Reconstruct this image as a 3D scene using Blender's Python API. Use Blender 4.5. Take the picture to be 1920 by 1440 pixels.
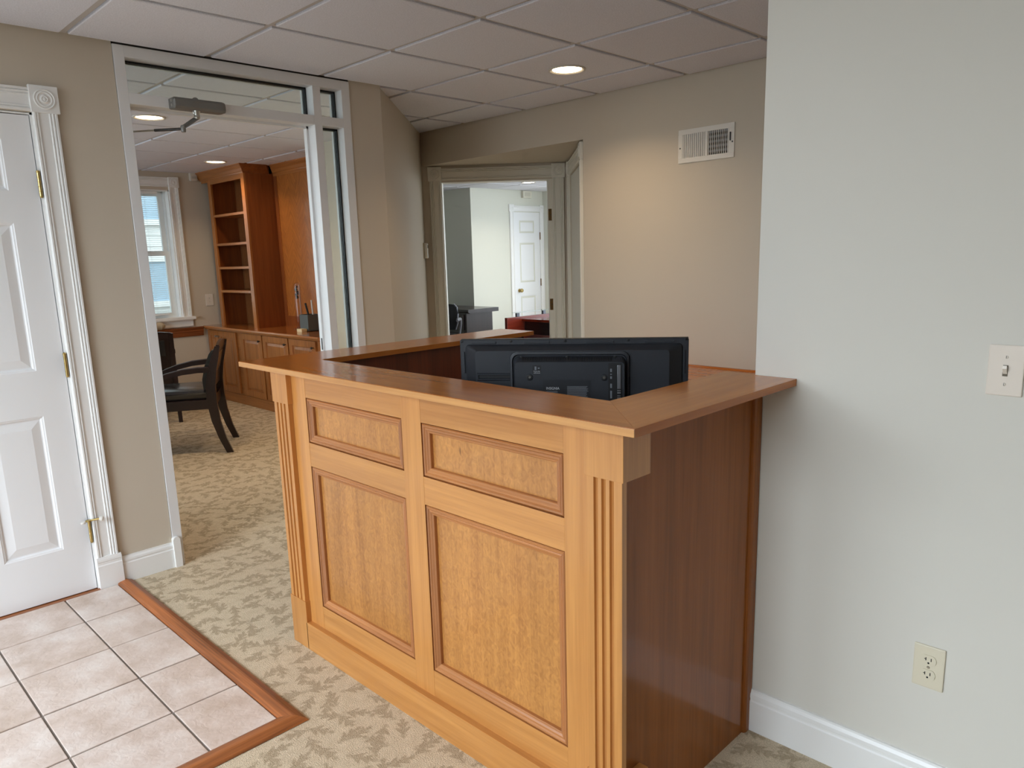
import bpy, bmesh, math, random
from mathutils import Vector, Matrix
random.seed(7)
for o in list(bpy.data.objects):
    bpy.data.objects.remove(o, do_unlink=True)
SC = bpy.context.scene
COL = SC.collection

# ------------------------------------------------------------------ camera
CAM_H = 1.44
YAW, PITCH, ROLL, FPX, PCX, PCY = 0.79253704, 0.19474237, 0.03056059, 1395.02, -11.945, 34.54
cam_d = bpy.data.cameras.new('camera')
cam = bpy.data.objects.new('camera', cam_d)
COL.objects.link(cam)
fw = Vector((-math.sin(YAW) * math.cos(PITCH), math.cos(YAW) * math.cos(PITCH), -math.sin(PITCH)))
rt = fw.cross(Vector((0, 0, 1))).normalized()
dn = fw.cross(rt)
r2 = math.cos(ROLL) * rt + math.sin(ROLL) * dn
d2 = -math.sin(ROLL) * rt + math.cos(ROLL) * dn
M = Matrix((r2, -d2, -fw)).transposed().to_4x4()
M.translation = Vector((0, 0, CAM_H))
cam.matrix_world = M
cam_d.sensor_fit = 'HORIZONTAL'
cam_d.sensor_width = 36.0
cam_d.lens = FPX / 1920 * 36.0
cam_d.shift_x = -PCX / 1920
cam_d.shift_y = PCY / 1920
cam_d.clip_start = 0.05
cam_d.clip_end = 200
SC.camera = cam

# ------------------------------------------------------------------ world, exposure
SC.view_settings.view_transform = 'Standard'
SC.view_settings.look = 'None'
SC.view_settings.gamma = 1.0
SC.view_settings.use_curve_mapping = False
SC.view_settings.exposure = 0.12
SKY_STRENGTH = 2.4
SC.cycles.adaptive_threshold = 0.09
SC.cycles.adaptive_min_samples = 16
SC.cycles.max_bounces = 6
SC.cycles.diffuse_bounces = 4
SC.cycles.glossy_bounces = 3
SC.cycles.transmission_bounces = 4
SC.cycles.caustics_reflective = False
SC.cycles.caustics_refractive = False
w = bpy.data.worlds.new('overcast_sky')
SC.world = w
w.use_nodes = True
bg = w.node_tree.nodes['Background']
bg.inputs[0].default_value = (0.84, 0.93, 1.0, 1)
bg.inputs[1].default_value = SKY_STRENGTH


w.cycles.sampling_method = 'NONE'
SKY_COL = (0.79, 0.90, 1.0)


def daylight(name, loc, normal, sx, sy, rad, tilt=22):
    """overcast daylight entering through one window opening (area light standing in the opening)"""
    l = bpy.data.lights.new(name, 'AREA')
    l.shape = 'RECTANGLE'
    l.size = sx
    l.size_y = sy
    l.color = SKY_COL
    l.energy = rad * math.pi * sx * sy
    o = bpy.data.objects.new(name, l)
    COL.objects.link(o)
    o.location = loc
    n = Vector(normal)
    n.z = -math.tan(math.radians(tilt))
    o.rotation_euler = n.to_track_quat('-Z', 'Y').to_euler()
    return o


DAY = 5.9
# sky patches seen over the roofs opposite, shining down through the entry glazing and front window
daylight('daylight_entry', (-2.5, -3.3, 2.75), (0, 1, 0), 3.4, 2.0, DAY * 1.55, 38)
daylight('daylight_front_window', (-0.7, -3.3, 2.75), (0, 1, 0), 2.2, 2.0, DAY * 1.45, 38)
daylight('daylight_conference_west', (-8.50, 0.1, 1.6), (1, 0, 0), 2.0, 1.3, DAY * .8)
daylight('added_light_conference_front', (-6.2, -1.68, 1.5), (0, 1, 0), 2.8, 1.7, DAY * .5)  # added light at an unseen window, brightens the conference room
daylight('daylight_office_east', (-2.52, 6.7, 1.4), (-1, 0, 0), 3.4, 2.0, DAY * .62)
daylight('added_light_office_far', (-5.15, 9.18, 1.45), (0, -1, 0), 3.5, 1.8, DAY * .5)  # added light at an unseen far window, brightens the office

# ------------------------------------------------------------------ mesh helpers
LOCAL = set()


class MB:
    def __init__(s):
        s.bm = bmesh.new()

    def box(s, x0, x1, y0, y1, z0, z1, bev=0.0):
        x0, x1 = min(x0, x1), max(x0, x1)
        y0, y1 = min(y0, y1), max(y0, y1)
        z0, z1 = min(z0, z1), max(z0, z1)
        b = bmesh.new()
        v = [b.verts.new((x, y, z)) for z in (z0, z1) for x, y in ((x0, y0), (x1, y0), (x1, y1), (x0, y1))]
        for f in ((3, 2, 1, 0), (4, 5, 6, 7), (0, 1, 5, 4), (1, 2, 6, 5), (2, 3, 7, 6), (3, 0, 4, 7)):
            b.faces.new([v[i] for i in f])
        if bev > 0:
            bmesh.ops.bevel(b, geom=b.edges[:], offset=min(bev, .45 * min(x1 - x0, y1 - y0, z1 - z0)), segments=2, profile=.6, affect='EDGES')
        s._add(b)
        return s

    def _add(s, b, mat=None):
        if mat is not None:
            b.transform(mat)
        me = bpy.data.meshes.new('tmp')
        b.to_mesh(me)
        b.free()
        s.bm.from_mesh(me)
        bpy.data.meshes.remove(me)

    def prism(s, pts, axis, a, b, bev=0.0):
        """extrude polygon pts; axis z: pts=(x,y); axis x: pts=(y,z); axis y: pts=(x,z)"""
        m = bmesh.new()

        def p3(p, t):
            return {'z': (p[0], p[1], t), 'x': (t, p[0], p[1]), 'y': (p[0], t, p[1])}[axis]
        lo = [m.verts.new(p3(p, a)) for p in pts]
        hi = [m.verts.new(p3(p, b)) for p in pts]
        n = len(pts)
        m.faces.new(lo)
        m.faces.new(hi)
        for i in range(n):
            m.faces.new((lo[i], lo[(i + 1) % n], hi[(i + 1) % n], hi[i]))
        bmesh.ops.recalc_face_normals(m, faces=m.faces[:])
        if bev > 0:
            bmesh.ops.bevel(m, geom=m.edges[:], offset=bev, segments=2, profile=.6, affect='EDGES')
        s._add(m)
        return s

    def ring(s, prof, T, closed_prof=False, r=None, segs=32):
        """lathe: prof = [(radius, height)], T = matrix from local (axis z) to target"""
        m = bmesh.new()
        rows = []
        for (rad, h) in prof:
            if rad < 1e-6:
                rows.append([m.verts.new((0, 0, h))])
            else:
                rows.append([m.verts.new((rad * math.cos(2 * math.pi * k / segs), rad * math.sin(2 * math.pi * k / segs), h)) for k in range(segs)])
        for i in range(len(rows) - 1):
            A, B = rows[i], rows[i + 1]
            for k in range(segs):
                k2 = (k + 1) % segs
                if len(A) == 1 and len(B) == 1:
                    continue
                if len(A) == 1:
                    m.faces.new((A[0], B[k], B[k2]))
                elif len(B) == 1:
                    m.faces.new((A[k], B[0], A[k2]))
                else:
                    m.faces.new((A[k], B[k], B[k2], A[k2]))
        bmesh.ops.recalc_face_normals(m, faces=m.faces[:])
        s._add(m, T)
        return s

    def frame(s, rect, prof, T):
        """mitred rectangular moulding. rect=(x0,x1,z0,z1) in local XZ, prof=[(inset,depth)] with depth along local +Y"""
        m = bmesh.new()
        x0, x1, z0, z1 = rect
        rows = []
        for ins, d in prof:
            rows.append([m.verts.new(p) for p in ((x0 + ins, d, z0 + ins), (x1 - ins, d, z0 + ins), (x1 - ins, d, z1 - ins), (x0 + ins, d, z1 - ins))])
        for i in range(len(rows) - 1):
            for k in range(4):
                k2 = (k + 1) % 4
                m.faces.new((rows[i][k], rows[i][k2], rows[i + 1][k2], rows[i + 1][k]))
        s._add(m, T)
        return s

    def tube(s, pts, rad, segs=10, cap=True, flat=1.0):
        """tube along points; rad number or list"""
        m = bmesh.new()
        pts = [Vector(p) for p in pts]
        rows = []
        for i, p in enumerate(pts):
            t = (pts[min(i + 1, len(pts) - 1)] - pts[max(i - 1, 0)]).normalized()
            up = Vector((0, 0, 1)) if abs(t.z) < .9 else Vector((0, 1, 0))
            a = t.cross(up).normalized()
            b = t.cross(a)
            r = rad[i] if isinstance(rad, (list, tuple)) else rad
            rows.append([m.verts.new(p + r * math.cos(2 * math.pi * k / segs) * a + r * flat * math.sin(2 * math.pi * k / segs) * b) for k in range(segs)])
        for i in range(len(rows) - 1):
            for k in range(segs):
                k2 = (k + 1) % segs
                m.faces.new((rows[i][k], rows[i][k2], rows[i + 1][k2], rows[i + 1][k]))
        if cap:
            m.faces.new(rows[0])
            m.faces.new(rows[-1])
        bmesh.ops.recalc_face_normals(m, faces=m.faces[:])
        s._add(m)
        return s

    def loft(s, sections, cap=True):
        """sections: list of equal-length lists of 3D points (closed loops)"""
        m = bmesh.new()
        rows = [[m.verts.new(p) for p in sec] for sec in sections]
        n = len(rows[0])
        for i in range(len(rows) - 1):
            for k in range(n):
                k2 = (k + 1) % n
                m.faces.new((rows[i][k], rows[i][k2], rows[i + 1][k2], rows[i + 1][k]))
        if cap:
            m.faces.new(rows[0])
            m.faces.new(rows[-1])
        bmesh.ops.recalc_face_normals(m, faces=m.faces[:])
        s._add(m)
        return s

    def quad(s, pts):
        m = bmesh.new()
        m.faces.new([m.verts.new(p) for p in pts])
        s._add(m)
        return s


def root_loc(p):
    v = Vector((0, 0, 0))
    while p is not None:
        v += p.location
        p = p.parent
    return v


def is_local(p):
    while p is not None:
        if p.name in LOCAL:
            return True
        p = p.parent
    return False


def mk(name, mb, mat, parent=None, smooth=False, kind=None, label=None):
    me = bpy.data.meshes.new(name)
    if parent is not None and not is_local(parent):
        mb.bm.transform(Matrix.Translation(-root_loc(parent)))
    if smooth:
        for f in mb.bm.faces:
            f.smooth = True
    mb.bm.to_mesh(me)
    mb.bm.free()
    me.materials.append(mat)
    if smooth:
        try:
            me.set_sharp_from_angle(angle=math.radians(38))
        except Exception:
            pass
    o = bpy.data.objects.new(name, me)
    COL.objects.link(o)
    if parent is not None:
        o.parent = parent
    if kind:
        o['kind'] = kind
    if label:
        o['label'] = label
    return o


def struct(name, mb, mat, label=None, cat=None, smooth=False):
    o = mk(name, mb, mat, None, smooth, 'structure')
    if label:
        o['label'] = label
    if cat:
        o['category'] = cat
    return o


def thing(name, label, cat, loc=(0, 0, 0), rotz=None, group=None):
    o = bpy.data.objects.new(name, None)
    COL.objects.link(o)
    o.empty_display_size = .1
    o.location = loc
    if rotz is not None:
        o.rotation_euler = (0, 0, rotz)
        LOCAL.add(o.name)
    o['label'] = label
    o['category'] = cat
    if group:
        o['group'] = group
    return o


def tag(o, label, cat, group=None):
    o['label'] = label
    o['category'] = cat
    if group:
        o['group'] = group
    return o


def sroot(name, label, cat, loc=(0, 0, 0)):
    o = thing(name, label, cat, loc)
    o['kind'] = 'structure'
    return o


def B(*a, **k):
    return MB().box(*a, **k)


# ------------------------------------------------------------------ materials
def nt(name):
    m = bpy.data.materials.new(name)
    m.use_nodes = True
    t = m.node_tree
    return m, t, t.nodes['Principled BSDF']


def node(t, kind, **kw):
    n = t.nodes.new(kind)
    for k, v in kw.items():
        setattr(n, k, v)
    return n


def srgb(r, g, b):
    f = lambda c: (c / 255 / 12.92) if c / 255 <= .04045 else ((c / 255 + .055) / 1.055) ** 2.4
    return (f(r), f(g), f(b), 1)


def coords(t, scale, kind='Object'):
    tc = node(t, 'ShaderNodeTexCoord')
    mp = node(t, 'ShaderNodeMapping')
    mp.inputs['Scale'].default_value = scale
    t.links.new(tc.outputs[kind], mp.inputs['Vector'])
    return mp.outputs['Vector']


def simple(name, col, rough=.5, metal=0.0, spec=.5, bump=0.0, bscale=300, var=0.0, vscale=4, coat=0.0, emit=None, estr=0):
    m, t, p = nt(name)
    p.inputs['Base Color'].default_value = col
    p.inputs['Roughness'].default_value = rough
    p.inputs['Metallic'].default_value = metal
    p.inputs['Specular IOR Level'].default_value = spec
    p.inputs['Coat Weight'].default_value = coat
    p.inputs['Coat Roughness'].default_value = .12
    if emit:
        p.inputs['Emission Color'].default_value = emit
        p.inputs['Emission Strength'].default_value = estr
    v = coords(t, (1, 1, 1))
    if var > 0:
        n = node(t, 'ShaderNodeTexNoise')
        n.inputs['Scale'].default_value = vscale
        n.inputs['Detail'].default_value = 4
        t.links.new(v, n.inputs['Vector'])
        hs = node(t, 'ShaderNodeHueSaturation')
        hs.inputs['Color'].default_value = col
        mr = node(t, 'ShaderNodeMapRange')
        mr.inputs['From Min'].default_value = .3
        mr.inputs['From Max'].default_value = .7
        mr.inputs['To Min'].default_value = 1 - var
        mr.inputs['To Max'].default_value = 1 + var
        t.links.new(n.outputs['Fac'], mr.inputs['Value'])
        t.links.new(mr.outputs['Result'], hs.inputs['Value'])
        t.links.new(hs.outputs['Color'], p.inputs['Base Color'])
    if bump > 0:
        n = node(t, 'ShaderNodeTexNoise')
        n.inputs['Scale'].default_value = bscale
        n.inputs['Detail'].default_value = 3
        t.links.new(v, n.inputs['Vector'])
        bp = node(t, 'ShaderNodeBump')
        bp.inputs['Strength'].default_value = bump
        bp.inputs['Distance'].default_value = .002
        t.links.new(n.outputs['Fac'], bp.inputs['Height'])
        t.links.new(bp.outputs['Normal'], p.inputs['Normal'])
    return m


def wood(name, light, dark, axis='z', rough=.32, coat=.25, figure=0.0, contrast=1.0, rnd=.10, scale=1.0, bump=.06, spec=.5, fine=.30):
    """procedural wood, grain along axis; figure>0 adds mottled burl-like figure"""
    m, t, p = nt(name)
    g, a = 1.3 * scale, 22.0 * scale
    sc = {'z': (a, a, g), 'x': (g, a, a), 'y': (a, g, a)}[axis]
    tc = node(t, 'ShaderNodeTexCoord')
    oi = node(t, 'ShaderNodeObjectInfo')
    mul = node(t, 'ShaderNodeMath', operation='MULTIPLY')
    mul.inputs[1].default_value = 37.0
    t.links.new(oi.outputs['Random'], mul.inputs[0])
    add = node(t, 'ShaderNodeVectorMath', operation='ADD')
    t.links.new(tc.outputs['Object'], add.inputs[0])
    t.links.new(mul.outputs[0], add.inputs[1])
    mp = node(t, 'ShaderNodeMapping')
    mp.inputs['Scale'].default_value = sc
    t.links.new(add.outputs[0], mp.inputs['Vector'])
    n1 = node(t, 'ShaderNodeTexNoise')
    n1.inputs['Scale'].default_value = 1.0
    n1.inputs['Detail'].default_value = 5
    n1.inputs['Roughness'].default_value = .6
    n1.inputs['Distortion'].default_value = .35
    t.links.new(mp.outputs[0], n1.inputs['Vector'])
    mp2 = node(t, 'ShaderNodeMapping')
    mp2.inputs['Scale'].default_value = tuple(c * (7 if c > 5 else 2.5) for c in sc)
    t.links.new(add.outputs[0], mp2.inputs['Vector'])
    n2 = node(t, 'ShaderNodeTexNoise')
    n2.inputs['Scale'].default_value = 1.0
    n2.inputs['Detail'].default_value = 2
    t.links.new(mp2.outputs[0], n2.inputs['Vector'])
    mix = node(t, 'ShaderNodeMath', operation='MULTIPLY_ADD')
    mix.inputs[1].default_value = fine
    t.links.new(n2.outputs['Fac'], mix.inputs[0])
    sc1 = node(t, 'ShaderNodeMath', operation='MULTIPLY')
    sc1.inputs[1].default_value = 1 - fine
    t.links.new(n1.outputs['Fac'], sc1.inputs[0])
    t.links.new(sc1.outputs[0], mix.inputs[2])
    fac = mix.outputs[0]
    if figure > 0:
        mp3 = node(t, 'ShaderNodeMapping')
        mp3.inputs['Scale'].default_value = {'z': (34, 34, 13), 'x': (13, 34, 34), 'y': (34, 13, 34)}[axis]
        t.links.new(add.outputs[0], mp3.inputs['Vector'])
        n3 = node(t, 'ShaderNodeTexNoise')
        n3.inputs['Scale'].default_value = 1.0
        n3.inputs['Detail'].default_value = 4
        n3.inputs['Distortion'].default_value = 1.6
        t.links.new(mp3.outputs[0], n3.inputs['Vector'])
        mp3.inputs['Scale'].default_value = {'z': (60, 60, 38), 'x': (38, 60, 60), 'y': (60, 38, 60)}[axis]
        mf = node(t, 'ShaderNodeMix')
        mf.inputs[0].default_value = figure
        t.links.new(fac, mf.inputs[2])
        t.links.new(n3.outputs['Fac'], mf.inputs[3])
        fac = mf.outputs[0]
    cr = node(t, 'ShaderNodeValToRGB')
    cr.color_ramp.elements[0].position = .5 - .22 / contrast
    cr.color_ramp.elements[0].color = dark
    cr.color_ramp.elements[1].position = .5 + .16 / contrast
    cr.color_ramp.elements[1].color = light
    t.links.new(fac, cr.inputs['Fac'])
    ramp_out = cr.outputs[0]
    if figure > 0:
        sx_ = node(t, 'ShaderNodeSeparateXYZ')
        t.links.new(add.outputs[0], sx_.inputs[0])
        fb = node(t, 'ShaderNodeMath', operation='MULTIPLY')
        fb.inputs[1].default_value = 11.0
        t.links.new(sx_.outputs['X'], fb.inputs[0])
        fl_n = node(t, 'ShaderNodeMath', operation='FLOOR')
        t.links.new(fb.outputs[0], fl_n.inputs[0])
        wn = node(t, 'ShaderNodeTexWhiteNoise', noise_dimensions='1D')
        t.links.new(fl_n.outputs[0], wn.inputs['W'])
        hb = node(t, 'ShaderNodeHueSaturation')
        mb_ = node(t, 'ShaderNodeMapRange')
        mb_.inputs['To Min'].default_value = .90
        mb_.inputs['To Max'].default_value = 1.08
        t.links.new(wn.outputs['Value'], mb_.inputs['Value'])
        t.links.new(mb_.outputs[0], hb.inputs['Value'])
        t.links.new(ramp_out, hb.inputs['Color'])
        mp4 = node(t, 'ShaderNodeMapping')
        mp4.inputs['Scale'].default_value = (60, 60, 9)
        t.links.new(add.outputs[0], mp4.inputs['Vector'])
        n4 = node(t, 'ShaderNodeTexNoise')
        n4.inputs['Scale'].default_value = 1.0
        n4.inputs['Detail'].default_value = 1
        t.links.new(mp4.outputs[0], n4.inputs['Vector'])
        m4 = node(t, 'ShaderNodeMapRange')
        m4.inputs['From Min'].default_value = .76
        m4.inputs['From Max'].default_value = .82
        t.links.new(n4.outputs['Fac'], m4.inputs['Value'])
        mx4 = node(t, 'ShaderNodeMix', data_type='RGBA')
        mx4.inputs[7].default_value = (dark[0] * .3, dark[1] * .25, dark[2] * .2, 1)
        t.links.new(m4.outputs[0], mx4.inputs[0])
        t.links.new(hb.outputs[0], mx4.inputs[6])
        ramp_out = mx4.outputs[2]
    hs = node(t, 'ShaderNodeHueSaturation')
    mr = node(t, 'ShaderNodeMapRange')
    mr.inputs['To Min'].default_value = 1 - rnd
    mr.inputs['To Max'].default_value = 1 + rnd
    t.links.new(oi.outputs['Random'], mr.inputs['Value'])
    t.links.new(mr.outputs[0], hs.inputs['Value'])
    t.links.new(ramp_out, hs.inputs['Color'])
    t.links.new(hs.outputs[0], p.inputs['Base Color'])
    p.inputs['Roughness'].default_value = rough
    p.inputs['Coat Weight'].default_value = coat
    p.inputs['Coat Roughness'].default_value = .10
    bp = node(t, 'ShaderNodeBump')
    bp.inputs['Strength'].default_value = bump
    bp.inputs['Distance'].default_value = .001
    p.inputs['Specular IOR Level'].default_value = spec
    if bump > 0:
        t.links.new(n2.outputs['Fac'], bp.inputs['Height'])
        t.links.new(bp.outputs['Normal'], p.inputs['Normal'])
    return m


def chevron_veneer(name, light, dark):
    m, t, p = nt(name)
    tc = node(t, 'ShaderNodeTexCoord')
    sp = node(t, 'ShaderNodeSeparateXYZ')
    t.links.new(tc.outputs['Object'], sp.inputs[0])
    pp = node(t, 'ShaderNodeMath', operation='PINGPONG')
    pp.inputs[1].default_value = .13
    t.links.new(sp.outputs['X'], pp.inputs[0])
    k = node(t, 'ShaderNodeMath', operation='MULTIPLY_ADD')
    k.inputs[1].default_value = -1.7
    t.links.new(pp.outputs[0], k.inputs[0])
    t.links.new(sp.outputs['Z'], k.inputs[2])
    cb = node(t, 'ShaderNodeCombineXYZ')
    s1 = node(t, 'ShaderNodeMath', operation='MULTIPLY')
    s1.inputs[1].default_value = 48
    t.links.new(k.outputs[0], s1.inputs[0])
    s2 = node(t, 'ShaderNodeMath', operation='MULTIPLY')
    s2.inputs[1].default_value = 14
    t.links.new(sp.outputs['X'], s2.inputs[0])
    t.links.new(s1.outputs[0], cb.inputs[0])
    t.links.new(s2.outputs[0], cb.inputs[1])
    n = node(t, 'ShaderNodeTexNoise')
    n.inputs['Scale'].default_value = 1.0
    n.inputs['Detail'].default_value = 4
    n.inputs['Distortion'].default_value = .4
    t.links.new(cb.outputs[0], n.inputs['Vector'])
    cr = node(t, 'ShaderNodeValToRGB')
    cr.color_ramp.elements[0].position = .33
    cr.color_ramp.elements[0].color = dark
    cr.color_ramp.elements[1].position = .62
    cr.color_ramp.elements[1].color = light
    t.links.new(n.outputs['Fac'], cr.inputs[0])
    t.links.new(cr.outputs[0], p.inputs['Base Color'])
    p.inputs['Roughness'].default_value = .35
    p.inputs['Coat Weight'].default_value = .2
    return m


def carpet_mat():
    m, t, p = nt('carpet_leaf_pattern')
    L = t.links
    tc = node(t, 'ShaderNodeTexCoord')
    # two layers of randomly turned leaf sprigs
    mask = None
    for li, (S, offs, rot0) in enumerate(((9.6, (0, 0, 0), 0.0), (9.6, (.31, .17, 0), 1.1))):
        ad = node(t, 'ShaderNodeVectorMath', operation='ADD')
        ad.inputs[1].default_value = offs
        L.new(tc.outputs['Object'], ad.inputs[0])
        vo = node(t, 'ShaderNodeTexVoronoi', voronoi_dimensions='2D')
        vo.inputs['Scale'].default_value = S
        vo.inputs['Randomness'].default_value = .75
        L.new(ad.outputs[0], vo.inputs['Vector'])
        sc = node(t, 'ShaderNodeVectorMath', operation='SCALE')
        sc.inputs['Scale'].default_value = S
        L.new(ad.outputs[0], sc.inputs[0])
        ps = node(t, 'ShaderNodeVectorMath', operation='SCALE')
        ps.inputs['Scale'].default_value = S
        L.new(vo.outputs['Position'], ps.inputs[0])
        sub = node(t, 'ShaderNodeVectorMath', operation='SUBTRACT')
        L.new(sc.outputs[0], sub.inputs[0])
        L.new(ps.outputs[0], sub.inputs[1])
        sx = node(t, 'ShaderNodeSeparateXYZ')
        L.new(vo.outputs['Color'], sx.inputs[0])
        an = node(t, 'ShaderNodeMath', operation='MULTIPLY_ADD')
        an.inputs[1].default_value = 6.283
        an.inputs[2].default_value = rot0
        L.new(sx.outputs[0], an.inputs[0])
        vr = node(t, 'ShaderNodeVectorRotate', rotation_type='Z_AXIS')
        L.new(sub.outputs[0], vr.inputs['Vector'])
        L.new(an.outputs[0], vr.inputs['Angle'])
        uv = node(t, 'ShaderNodeSeparateXYZ')
        L.new(vr.outputs[0], uv.inputs[0])
        av = node(t, 'ShaderNodeMath', operation='ABSOLUTE')
        L.new(uv.outputs['Y'], av.inputs[0])
        # envelope: half width .24*(1-(u/.52)^2)
        u2 = node(t, 'ShaderNodeMath', operation='MULTIPLY')
        L.new(uv.outputs['X'], u2.inputs[0])
        L.new(uv.outputs['X'], u2.inputs[1])
        env = node(t, 'ShaderNodeMath', operation='MULTIPLY_ADD')
        env.inputs[1].default_value = -.95
        env.inputs[2].default_value = .25
        L.new(u2.outputs[0], env.inputs[0])
        # lobes: sin((u - .9|v|)*22)
        ph = node(t, 'ShaderNodeMath', operation='MULTIPLY_ADD')
        ph.inputs[1].default_value = -1.0
        L.new(av.outputs[0], ph.inputs[0])
        L.new(uv.outputs['X'], ph.inputs[2])
        ph2 = node(t, 'ShaderNodeMath', operation='MULTIPLY')
        ph2.inputs[1].default_value = 21
        L.new(ph.outputs[0], ph2.inputs[0])
        sn = node(t, 'ShaderNodeMath', operation='SINE')
        L.new(ph2.outputs[0], sn.inputs[0])
        lb = node(t, 'ShaderNodeMath', operation='MULTIPLY_ADD')
        lb.inputs[1].default_value = .34
        lb.inputs[2].default_value = .66
        L.new(sn.outputs[0], lb.inputs[0])
        ew = node(t, 'ShaderNodeMath', operation='MULTIPLY')
        L.new(env.outputs[0], ew.inputs[0])
        L.new(lb.outputs[0], ew.inputs[1])
        df = node(t, 'ShaderNodeMath', operation='SUBTRACT')
        L.new(ew.outputs[0], df.inputs[0])
        L.new(av.outputs[0], df.inputs[1])
        mr = node(t, 'ShaderNodeMapRange')
        mr.inputs['From Min'].default_value = -.035
        mr.inputs['From Max'].default_value = .045
        L.new(df.outputs[0], mr.inputs['Value'])
        if mask is None:
            mask = mr.outputs[0]
        else:
            mx = node(t, 'ShaderNodeMath', operation='MAXIMUM')
            L.new(mask, mx.inputs[0])
            L.new(mr.outputs[0], mx.inputs[1])
            mask = mx.outputs[0]
    # broken-up edge
    nz = node(t, 'ShaderNodeTexNoise')
    nz.inputs['Scale'].default_value = 70
    nz.inputs['Detail'].default_value = 3
    L.new(tc.outputs['Object'], nz.inputs['Vector'])
    mn = node(t, 'ShaderNodeMapRange')
    mn.inputs['From Min'].default_value = .18
    mn.inputs['From Max'].default_value = .46
    L.new(nz.outputs['Fac'], mn.inputs['Value'])
    mk_ = node(t, 'ShaderNodeMath', operation='MULTIPLY')
    L.new(mask, mk_.inputs[0])
    L.new(mn.outputs[0], mk_.inputs[1])
    fine = node(t, 'ShaderNodeTexNoise')
    fine.inputs['Scale'].default_value = 260
    fine.inputs['Detail'].default_value = 2
    L.new(tc.outputs['Object'], fine.inputs['Vector'])
    big = node(t, 'ShaderNodeTexNoise')
    big.inputs['Scale'].default_value = 34
    big.inputs['Detail'].default_value = 3
    L.new(tc.outputs['Object'], big.inputs['Vector'])
    bcol = node(t, 'ShaderNodeMix', data_type='RGBA')
    bcol.inputs[6].default_value = CARPET_A
    bcol.inputs[7].default_value = CARPET_B
    L.new(big.outputs['Fac'], bcol.inputs[0])
    lcol = node(t, 'ShaderNodeMix', data_type='RGBA')
    lcol.inputs[7].default_value = CARPET_LEAF
    mk2 = node(t, 'ShaderNodeMath', operation='MULTIPLY')
    mk2.inputs[1].default_value = .54
    L.new(mk_.outputs[0], mk2.inputs[0])
    L.new(mk2.outputs[0], lcol.inputs[0])
    L.new(bcol.outputs[2], lcol.inputs[6])
    hs = node(t, 'ShaderNodeHueSaturation')
    mr = node(t, 'ShaderNodeMapRange')
    mr.inputs['From Min'].default_value = .25
    mr.inputs['From Max'].default_value = .75
    mr.inputs['To Min'].default_value = .72
    mr.inputs['To Max'].default_value = 1.25
    L.new(fine.outputs['Fac'], mr.inputs['Value'])
    L.new(mr.outputs[0], hs.inputs['Value'])
    L.new(lcol.outputs[2], hs.inputs['Color'])
    L.new(hs.outputs[0], p.inputs['Base Color'])
    p.inputs['Roughness'].default_value = .95
    p.inputs['Specular IOR Level'].default_value = .1
    bp = node(t, 'ShaderNodeBump')
    bp.inputs['Strength'].default_value = .55
    bp.inputs['Distance'].default_value = .004
    L.new(fine.outputs['Fac'], bp.inputs['Height'])
    L.new(bp.outputs[0], p.inputs['Normal'])
    return m


def tile_mat():
    m, t, p = nt('floor_tile_ceramic')
    L = t.links
    tc = node(t, 'ShaderNodeTexCoord')
    oi = node(t, 'ShaderNodeObjectInfo')
    mul = node(t, 'ShaderNodeMath', operation='MULTIPLY')
    mul.inputs[1].default_value = 91
    L.new(oi.outputs['Random'], mul.inputs[0])
    ad = node(t, 'ShaderNodeVectorMath', operation='ADD')
    L.new(tc.outputs['Object'], ad.inputs[0])
    L.new(mul.outputs[0], ad.inputs[1])
    n = node(t, 'ShaderNodeTexNoise')
    n.inputs['Scale'].default_value = 6
    n.inputs['Detail'].default_value = 6
    n.inputs['Roughness'].default_value = .62
    L.new(ad.outputs[0], n.inputs['Vector'])
    cr = node(t, 'ShaderNodeValToRGB')
    e = cr.color_ramp.elements
    e[0].position, e[0].color = .30, srgb(190, 168, 152)
    e[1].position, e[1].color = .68, srgb(226, 214, 206)
    x = e.new(.5)
    x.color = srgb(212, 194, 183)
    L.new(n.outputs['Fac'], cr.inputs[0])
    L.new(cr.outputs[0], p.inputs['Base Color'])
    p.inputs['Roughness'].default_value = .42
    n2 = node(t, 'ShaderNodeTexNoise')
    n2.inputs['Scale'].default_value = 38
    n2.inputs['Detail'].default_value = 5
    n2.inputs['Distortion'].default_value = .8
    L.new(ad.outputs[0], n2.inputs['Vector'])
    bp = node(t, 'ShaderNodeBump')
    bp.inputs['Strength'].default_value = .45
    bp.inputs['Distance'].default_value = .004
    L.new(n2.outputs['Fac'], bp.inputs['Height'])
    L.new(bp.outputs[0], p.inputs['Normal'])
    return m


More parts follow.
